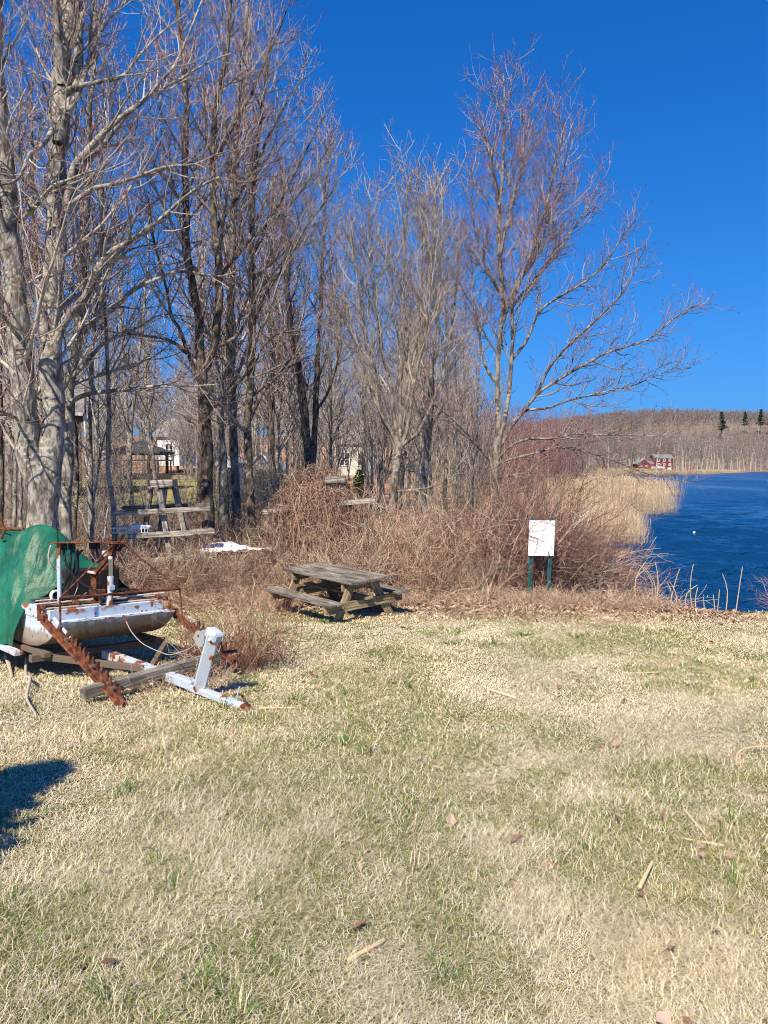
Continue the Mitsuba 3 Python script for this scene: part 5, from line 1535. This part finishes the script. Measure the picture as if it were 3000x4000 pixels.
sa = np.linspace(0, 1, ns) ** 1.15
av = ka[0] + (ka[-1] - ka[0]) * sa
from scipy.interpolate import PchipInterpolator as _PI
g = _PI(-np.array(ka), prof_)(-av)
AA = np.repeat(av[:, None], nt, 1)
TT = np.repeat(np.linspace(0, 1, nt)[None], ns, 0)
hem = 1 - sstep(0.0, 0.16, TT)
AA = AA + 0.0 * hem - 0.10 * hem * np.exp(-((AA + .7) / .2) ** 2)
# folds: broad soft pleats running down from the ridge, finer creases across, and a scalloped hem
P0 = np.stack([AA, g[..., 0], g[..., 1]], -1)
du, dv = np.gradient(P0, axis=0), np.gradient(P0, axis=1)
N = nrm(np.cross(dv, du))
N *= np.sign((N[..., 2:3] + 0.3 * -np.sign(P0[..., 1:2] - .4) * np.abs(N[..., 1:2])) + 1e-9)
fold = (meshkit.fbm(np.stack([AA * 3.2 + TT * 4.5, TT * 2.2 + AA * .6, 0 * AA], -1), 3) - .5)
pleat = (1 - np.abs(2 * meshkit.noise(np.stack([(TT - (AA + .8) * .5) * 7.5, AA * 1.1, 0 * AA + 3], -1)) - 1)) ** 2 - .35
crease = (1 - np.abs(2 * meshkit.fbm(np.stack([AA * 11 - TT * 6, TT * 9, 0 * AA + 9], -1), 2) - 1)) ** 5
amp = 0.25 + 0.75 * sstep(0.62, 0.25, TT)
v = P0 + N * (0.07 * fold + 0.062 * pleat * amp - 0.010 * crease)[..., None]
v[:, 0, 2] += 0.02 * np.sin(av * 19)
v = v.reshape(-1, 3)
ff = sheet(AA, AA, AA)[1]
add('tarp', (bv(v), ff), 'tarp_cloth', smooth=True, uv=np.stack([(AA + TT * .5).ravel(), TT.ravel() * 2], 1), label='green plastic tarp draped over the stern and engine of the boat', category='tarp')
# rusty frame end showing above the tarp
bpipe('rusty_frame__rail', [(-1.95, .16, .80), (-1.7, .42, .80)], .02, 'rust')
bpipe('rusty_frame__upright', [(-1.72, .18, .70), (-1.68, .21, .80), (-1.72, .16, .92)], .018, 'rust')
tag('rusty_frame', 'rusty metal frame end poking up behind the green tarp', 'frame')

# ---------------------------------------------------------------- trailer
K = 'boat_trailer'
bbeam(K + '__tongue', (-.30, .62, -.425), (1.28, .62, -.455), .085, .085, 'paint', ch=.008)
bbeam(K + '__tongue_end', (1.20, .62, -.475), (1.90, .62, -.50), .075, .06, 'paint', ch=.008)
bbeam(K + '__crossmember', (-.42, -.10, -.40), (-.42, 1.40, -.40), .06, .07, 'frame_steel')
bbeam(K + '__bunk_rail', (-3.3, .02, -.36), (-.30, .02, -.36), .07, .05, 'frame_steel')
bbeam(K + '__bunk_rail', (-3.3, 1.24, -.36), (-.30, 1.24, -.36), .07, .05, 'frame_steel')
bbeam(K + '__strut', (-.42, .04, -.40), (.52, .58, -.43), .05, .06, 'frame_steel')
bbeam(K + '__strut', (-.10, 1.22, -.36), (.52, .66, -.43), .05, .06, 'frame_steel')
bbeam(K + '__fender_bracket', (-1.25, -.12, -.36), (-.62, -.12, -.38), .09, .035, 'paint')
for b in (-.10, 1.42):
    m = trimesh.creation.torus(.15, .055, major_sections=28, minor_sections=12)
    tv = np.array(m.vertices)
    tv = np.stack([-2.2 + tv[:, 0], b + tv[:, 2], -.42 + tv[:, 1]], 1)
    wk = fresh(K + '__wheel')
    add(wk + '__tyre', (bv(tv), np.array(m.faces)), 'vcol', color=(0.025, 0.025, 0.025), smooth=True)
    m = trimesh.creation.cylinder(.11, .06, sections=24)
    tv = np.array(m.vertices)
    tv = np.stack([-2.2 + tv[:, 0], b + tv[:, 2], -.42 + tv[:, 1]], 1)
    add(wk + '__rim', (bv(tv), np.array(m.faces)), 'vcol', color=(0.5, 0.5, 0.5))
bbeam(K + '__axle', (-2.2, -.08, -.42), (-2.2, 1.38, -.42), .05, .05, 'rust')
# winch post, drum, crank and cable
bbeam(K + '__winch_post', (1.36, .62, -.47), (1.60, .62, .085), .10, .115, 'paint', (1, 0, .3), ch=.012)
v, f = rbox((1.60, .62, .06), (.15, .112, .10), .025, np.array([[.92, 0, .39], [0, 1, 0], [-.39, 0, .92]]))
add(K + '__winch_head', (bv(v), f), 'paint')
for b, q in ((.545, 0), (.60, .012)):
    m = trimesh.creation.cylinder(.074, .006, sections=30)
    tv = np.array(m.vertices)
    tv = np.stack([1.485 + tv[:, 0], b + tv[:, 2], .015 + tv[:, 1]], 1)
    k = fresh(K + '__drum_flange')
    add(k, (bv(tv), np.array(m.faces)), 'vgloss', color=(0.30, 0.34, 0.37))
    v, f = rbox((1.475, b - .006, .04), (.02, .012, .02), .005)
    add(k + '__nut', (bv(v), f), 'rust')
bpipe(K + '__drum', [(1.485, .545, .015), (1.485, .60, .015)], .03, 'vcol', (0.45, 0.45, 0.43), s=14)
for a, z in ((1.60, .02), (1.53, -.10)):
    v, f = rbox((a, .57, z), (.026, .02, .026), .006)
    add(K + '__bolt', (bv(v), f), 'vcol', color=(0.55, 0.55, 0.56))
bpipe(K + '__crank', [(1.56, .66, -.02), (1.56, .72, -.02), (1.57, .73, -.10), (1.575, .73, -.125)], .009, 'vgloss', (0.04, 0.04, 0.045))
bpipe(K + '__crank_grip', [(1.575, .735, -.12), (1.60, .86, -.115)], .015, 'vgloss', (0.012, 0.012, 0.014), s=12)
bpipe(K + '__winch_cable', [(.05, .665, -.03), (.16, .66, -.13), (.45, .645, -.225), (.80, .63, -.245), (1.15, .60, -.16), (1.45, .575, -.01)], .0042, 'vcol', (0.40, 0.39, 0.36), s=8, k=40)
bpipe(K + '__cable_hook', [(0.0, .66, 0.01), (.04, .662, -.01), (.055, .665, -.05), (.035, .665, -.06)], .010, 'rust', k=12)
v, f = rbox((1.93, .62, -.50), (.20, .085, .075), .03)
add(K + '__coupler', (bv(v), f), 'paint', smooth=50)
m = trimesh.creation.icosphere(subdivisions=2, radius=.055)
tv = np.array(m.vertices) * [1.15, .95, .8] + [2.02, .62, -.505]
add(K + '__coupler_cup', (bv(tv), np.array(m.faces)), 'rust', smooth=True)
bbeam(K + '__coupler_lever', (1.90, .62, -.46), (1.945, .62, -.335), .03, .012, 'paint', (1, 0, 0))
bpipe(K + '__safety_chain', [(1.80, .66, -.45), (1.86, .69, -.43), (1.92, .68, -.45), (1.97, .66, -.47)], .009, 'rust', k=12)
tag(K, 'rusty pale blue boat trailer with winch post and tongue resting on the grass', 'trailer')
v, f, uv = bar((-2.60, 6.28, -.355), (-1.66, 7.37, -.315), .095, .10, (0, 0, 1), .008, 3)
add('timber_post', (v, f), 'wood_grey', uv=uv, label='grey weathered square timber lying under the trailer tongue', category='timber')

# sticks, cane ends and single leaves lying on the lawn
def lay(key, pts, r, col, lab, cat, k=14, lift=0.02):
    pts = [(x, y, float(ground(x, y)) + lift + (q[0] if q else 0)) for x, y, *q in pts]
    v, f = pipe(pts, r, 6, k)
    return add(key, (v, f), 'vcol', color=col, smooth=True, label=lab, category=cat)


lay('fallen_branch', [(-4.15, 8.05, .09), (-3.95, 7.72, .03), (-3.70, 7.27, .02)], (.03, .018, .012), (0.36, 0.32, 0.26), 'short pale stick in the grass below the tarp, thicker one', 'stick')
lay('fallen_branch', [(-3.67, 7.51, .16), (-3.50, 7.15, .05), (-3.34, 6.90, .09), (-3.18, 6.5, .02), (-3.0, 6.15, .05), (-2.83, 5.92, .01)], (.012, .017, .012, .01), (0.36, 0.33, 0.28), 'long crooked grey stick lying in the grass below the tarp', 'stick')
lay('reed_stalk', [(-.13, 2.58), (0.0, 2.715)], (.010, .007), (0.58, 0.48, 0.30), 'broken straw coloured reed stalk near the bottom middle of the lawn', 'reed stalk', 4)
lay('reed_stalk', [(1.10, 3.09, .02), (1.22, 3.27, .05)], (.010, .006), (0.60, 0.50, 0.32), 'short pale reed stalk sticking up beside a curled brown leaf', 'reed stalk', 4)
lay('reed_stalk', [(1.50, 3.62), (1.66, 3.52, .01)], .006, (0.55, 0.46, 0.30), 'reed stalk lying crossways on the right of the lawn', 'reed stalk', 4)
lay('reed_stalk', [(1.60, 3.85, .05), (1.63, 3.62)], .006, (0.55, 0.46, 0.30), 'reed stalk standing aslant on the right of the lawn, touching another', 'reed stalk', 4)
lay('reed_stalk', [(2.26, 4.64, .01), (2.42, 4.88, .04), (2.62, 4.95, .04)], (.009, .006), (0.52, 0.42, 0.26), 'bent straw stalk by the right edge of the lawn', 'reed stalk', 8)
lay('reed_stalk', [(.98, 6.75, .02), (1.18, 6.52)], .012, (0.60, 0.54, 0.42), 'pale stick on the lawn in front of the sign', 'reed stalk', 4)
lay('reed_stalk', [(2.45, 7.53), (2.86, 7.62)], .008, (0.56, 0.47, 0.31), 'long straw stalk on the lawn below the water, right side', 'reed stalk', 4)
lay('reed_stalk', [(-.75, 6.15), (-1.05, 6.12)], .009, (0.56, 0.46, 0.28), 'straw stalk lying beside the trailer coupler', 'reed stalk', 4)
lay('reed_stalk', [(-1.75, 9.9), (-1.0, 9.55)], .008, (0.50, 0.40, 0.26), 'straw stalk on the lawn in front of the picnic table', 'reed stalk', 4)
lay('dead_branch', [(5.0, 13.7, .10), (5.55, 13.9, .75), (5.9, 13.9, 1.0), (6.1, 14.0, 1.05)], (.022, .02, .012), (0.56, 0.50, 0.42), 'pale dead branch leaning out of the brambles over the water', 'branch', 14, .0)
lay('dead_branch', [(5.85, 13.9, .95), (6.2, 13.5, .35), (6.3, 13.4, .1)], (.014, .010), (0.50, 0.42, 0.33), 'thin dead stem propped against the pale branch by the water', 'branch', 10, .0)
wr = np.random.default_rng(231)
for i in range(16):
    x, y = 4.5 + 1.5 * i / 15 + wr.normal(0, .06), 13.35 - 0.7 * i / 15 + wr.normal(0, .1)
    h = wr.uniform(.25, .85)
    v, f = pipe([(x, y, float(ground(x, y)) - .05), (x + wr.normal(0, .05), y, float(ground(x, y)) + h * .5), (x + wr.normal(0, .12), y, float(ground(x, y)) + h)], (.010, .006), 5, 6)
    add('dry_reed', (v, f), 'vcol', color=np.array((0.55, 0.44, 0.27)) * wr.uniform(.8, 1.15), smooth=True, label='dry broken reed standing at the bank where lawn meets water', category='reed', group='broken reeds along the bank')
leaf_at = [(-1.62, 4.73), (-0.82, 3.3), (-0.76, 2.74), (-1.02, 2.68), (-1.09, 2.54), (-0.72, 2.48), (0.8, 3.89), (0.64, 2.84), (1.09, 3.06), (0.52, 2.57), (2.25, 4.63), (-0.32, 2.36), (1.29, 2.76)]
for i, (x, y) in enumerate(leaf_at):
    r = wr.uniform(.012, .022)
    m = 15
    a = np.linspace(0, 2 * np.pi, m, endpoint=False)
    rad = r * (0.75 + 0.35 * np.cos(a) + 0.22 * np.abs(np.sin(2.5 * a)))
    px_ = np.stack([rad * np.cos(a), rad * np.sin(a) * .8], 1)
    rt = wr.uniform(0, 6.28)
    px_ = px_ @ np.array([[math.cos(rt), math.sin(rt)], [-math.sin(rt), math.cos(rt)]])
    cu = wr.uniform(15, 40)
    zz = cu * (px_ @ [math.cos(rt + .7), math.sin(rt + .7)]) ** 2 + wr.normal(0, .004, m)
    v = np.vstack([np.column_stack([px_, zz]), [0, 0, 0]]) + [x, y, float(ground(x, y)) + .022]
    j = np.arange(m)
    c = np.array([(0.15, 0.10, 0.075), (0.28, 0.21, 0.16), (0.20, 0.13, 0.09), (0.32, 0.27, 0.22)][i % 4]) * wr.uniform(.8, 1.2)
    add('fallen_leaf', (v, np.stack([j, (j + 1) % m, j * 0 + m], 1)), 'vleaf', color=c, smooth=True, label='curled brown dead leaf lying on the near lawn', category='leaf', group='dead leaves on the near lawn')
# weeds round the coupler
for nm, sd, n, h, cols, spd in (('weed', 241, 90, 1.25, [(0.25, 0.11, 0.08), (0.30, 0.16, 0.11), (0.20, 0.09, 0.07)], .3), ('weed_low', 242, 130, .55, CANE2, .9)):
    v, f, c = canes(np.random.default_rng(sd), n, 0.6, h, spd, cols, side=6, r=.005, droop=.7)
    scene['group_' + nm] = {'type': 'shapegroup', 'stems': mikit.ply((v, f), 'vcol', smooth=True, color=np.clip(c, 0, 1))}
for i, (x, y, s, g_) in enumerate(((-1.72, 7.6, .62, 'weed'), (-1.35, 7.95, .55, 'weed'), (-2.0, 7.35, .5, 'weed_low'), (-1.75, 6.95, .45, 'weed_low'), (-2.15, 6.8, .42, 'weed_low'))):
    place('weed_clump', g_, x, y, 70 * i, s, s, label=('clump of tall reddish dead weeds just behind the winch post', 'outer clump of reddish dead weeds right of the winch post', 'low dry weeds beside the timber under the tongue', 'low dry weeds in front of the winch post foot', 'dry weeds between the cutter bar and the tongue')[i], category='weeds')
# evergreen beside the photographer: outside the frame, its shade falls on the lawn
place('yew_bush', 'yew', -3.15, 1.98, 30, 1.0, 1.0, label='evergreen bush just outside the frame whose shade falls on the lawn', category='bush')

# ---------------------------------------------------------------- grass and leaf litter
rng = np.random.default_rng(301)


def scatter(n_at, y0, y1, side):
    """Random points in the wedge in view: density n_at(y) per square metre, half width side(y)."""
    ys = np.linspace(y0, y1, 400)
    d = n_at(ys) * 2 * side(ys)
    cum = np.r_[0, np.cumsum((d[1:] + d[:-1]) / 2 * np.diff(ys))]
    n = int(cum[-1])
    y = np.interp(rng.random(n) * cum[-1], cum, ys)
    return rng.uniform(-1, 1, n) * side(y), y


def blades(x, y, z, az, tilt, L, w, bend, col):
    """Three-segment grass blades; tilt from the vertical, bend added towards the tip."""
    n = len(x)
    base = np.stack([x, y, z], 1)
    hd = np.stack([np.cos(az), np.sin(az)], 1)
    side = np.stack([-np.sin(az), np.cos(az), 0 * az], 1) * (w / 2)[:, None]
    pts = [base]
    for j in range(2):
        t = tilt + bend * j
        pts.append(pts[-1] + np.stack([hd[:, 0] * np.sin(t), hd[:, 1] * np.sin(t), np.cos(t)], 1) * (L / 2)[:, None])
    v = np.stack([pts[0] - side, pts[0] + side, pts[1] - side * .8, pts[1] + side * .8, pts[2]], 1)
    f = (np.arange(n)[:, None, None] * 5 + np.array([[0, 1, 3], [0, 3, 2], [2, 3, 4]])[None]).reshape(-1, 3)
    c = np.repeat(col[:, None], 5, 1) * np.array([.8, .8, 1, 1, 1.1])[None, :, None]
    return v.reshape(-1, 3), f, c.reshape(-1, 3)


def half(y):
    return 0.545 * y + 0.35


def greenness(x, y):
    p = np.stack([x, y, 0 * x], -1)
    return 0.62 * meshkit.fbm(p * 0.85, 3, seed=5) + 0.38 * meshkit.fbm(p * 3.1, 2, seed=9)


x, y = scatter(lambda q: 30000 * (2 / q) ** 1.5, 1.75, 14.6, half)
s = shore(x, y)
keep = (s > 0.5) & (y < 14.2 + 0 * x)
dead = sstep(11.4, 13.6, y + 0.12 * x + (meshkit.noise(np.stack([x, y, 0 * x], -1)) - .5) * 1.6)
keep &= rng.random(len(x)) > 0.72 * dead
x, y, dead = x[keep], y[keep], dead[keep]
n = len(x)
p3 = np.stack([x, y, 0 * x], -1)
g = greenness(x, y)
isg = rng.random(n) < np.clip((g - 0.40) * 3.6, 0.05, 0.6) * (1 - 0.6 * dead)
flow = 6.283 * 1.6 * meshkit.fbm(p3 * 0.7, 2, seed=21) + 2.0
az = np.where(isg, rng.random(n) * 6.283, flow + rng.normal(0, 2.0, n))
mat_ = meshkit.noise(p3 * 1.7, seed=31)
tilt = np.where(isg, rng.uniform(0.1, 0.95, n), rng.uniform(0.85, 1.55, n) - 0.3 * mat_)
L = np.where(isg, rng.uniform(0.025, 0.06, n), rng.uniform(0.022, 0.07, n)) * (0.75 + 0.6 * mat_)
w = np.maximum(0.0017, 0.0008 * y) * rng.uniform(0.7, 1.4, n)
straw = np.array([(0.60, 0.565, 0.395), (0.68, 0.65, 0.50), (0.52, 0.475, 0.315), (0.71, 0.69, 0.565), (0.44, 0.385, 0.245)])
green = np.array([(0.15, 0.21, 0.06), (0.21, 0.255, 0.085), (0.29, 0.30, 0.14), (0.10, 0.155, 0.045)])
tone = meshkit.fbm(p3 * 1.3, 2, seed=41)
col = np.where(isg[:, None], green[rng.integers(0, 4, n)], straw[rng.integers(0, 5, n)] * (0.82 + 0.4 * tone)[:, None])
warm = sstep(0.45, 0.65, meshkit.fbm(p3 * .6, 2, seed=51))[:, None]
col = col * (1 + 0.04 * warm * np.array([1, 0, -1.0])) * rng.uniform(0.75, 1.2, (n, 1))
z = ground(x, y) - 0.004 + np.where(isg, 0, rng.uniform(0, 0.022, n))
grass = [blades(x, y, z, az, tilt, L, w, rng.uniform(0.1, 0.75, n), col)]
# greener tufts of broad blades
tx, ty = scatter(lambda q: 6.5 * (3 / q) ** 0.8, 1.8, 11.5, half)
tg = greenness(tx, ty)
ok = tg > np.quantile(tg, 0.55)
tx, ty = tx[ok], ty[ok]
tx, ty = np.r_[tx, [-.60, -.55, -.10, .02, .12, -.75, .75, -1.2, -.35, 1.0, .25, -2.2, -2.5]], np.r_[ty, [3.2, 3.05, 3.25, 3.2, 3.3, 2.25, 2.9, 4.4, 2.6, 3.5, 6.9, 8.3, 8.8]]
m = rng.integers(9, 34, len(tx))
ii = np.repeat(np.arange(len(tx)), m)
n = len(ii)
r_ = np.abs(rng.normal(0, 0.05, n))
a = rng.random(n) * 6.283
x, y = tx[ii] + r_ * np.cos(a), ty[ii] + r_ * np.sin(a)
col = green[rng.integers(0, 4, n)] * rng.uniform(0.6, 1.15, (n, 1)) * np.array([.62, .95, .6])
dry = rng.random(n) < .3
col[dry] = straw[rng.integers(0, 5, dry.sum())]
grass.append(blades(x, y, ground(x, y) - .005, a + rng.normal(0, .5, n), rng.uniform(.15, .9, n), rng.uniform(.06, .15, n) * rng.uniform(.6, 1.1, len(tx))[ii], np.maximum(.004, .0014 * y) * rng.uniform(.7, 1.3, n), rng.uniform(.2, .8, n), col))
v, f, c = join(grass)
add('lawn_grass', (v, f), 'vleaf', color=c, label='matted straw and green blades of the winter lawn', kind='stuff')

# dead leaves drifted along the edge of the thicket and thinly over the lawn
n = 30000
x = rng.uniform(-8.2, 6.0, n)
y = rng.uniform(10.6, 17.0, n)
edge = 12.4 - 0.13 * x + 1.4 * (meshkit.fbm(np.stack([x * .5, y * .5, 0 * x], -1), 3) - .5)
ok = (rng.random(n) < sstep(-1.3, 1.0, y - edge) * np.where(x > 1.5, .55, 1)) & (shore(x, y) > .2)
x, y = x[ok], y[ok]
xs, ys = scatter(lambda q: 2.6 + 0 * q, 2.2, 11.5, half)
x, y = np.r_[x, xs], np.r_[y, ys]
n = len(x)
r_ = rng.uniform(.016, .038, n)
a = rng.random(n) * 6.283
nx = nrm(np.stack([rng.normal(0, .5, n), rng.normal(0, .5, n), np.ones(n)], 1))
e1 = nrm(np.cross(nx, np.stack([np.cos(a), np.sin(a), 0 * a], 1)))
e2 = np.cross(nx, e1)
c0 = np.stack([x, y, ground(x, y) + rng.uniform(.008, .05, n)], 1)
cur = nx * (r_ * rng.uniform(.1, .6, n))[:, None]
q = [c0 - e1 * r_[:, None] * 1.3, c0 + e2 * r_[:, None] * .8 + cur, c0 + e1 * r_[:, None] * 1.3, c0 - e2 * r_[:, None] * .8 + cur, c0]
v = np.stack(q, 1).reshape(-1, 3)
f = (np.arange(n)[:, None, None] * 5 + np.array([[0, 4, 1], [1, 4, 2], [2, 4, 3], [3, 4, 0]])[None]).reshape(-1, 3)
lc = np.array([(0.29, 0.19, 0.14), (0.40, 0.29, 0.225), (0.20, 0.125, 0.09), (0.47, 0.37, 0.295), (0.34, 0.235, 0.19)])[rng.integers(0, 5, n)] * rng.uniform(.7, 1.25, (n, 1))
add('leaf_litter', (v, f), 'vleaf', color=np.repeat(lc, 5, 0), label='pinkish brown dead leaves drifted along the thicket edge', kind='stuff')
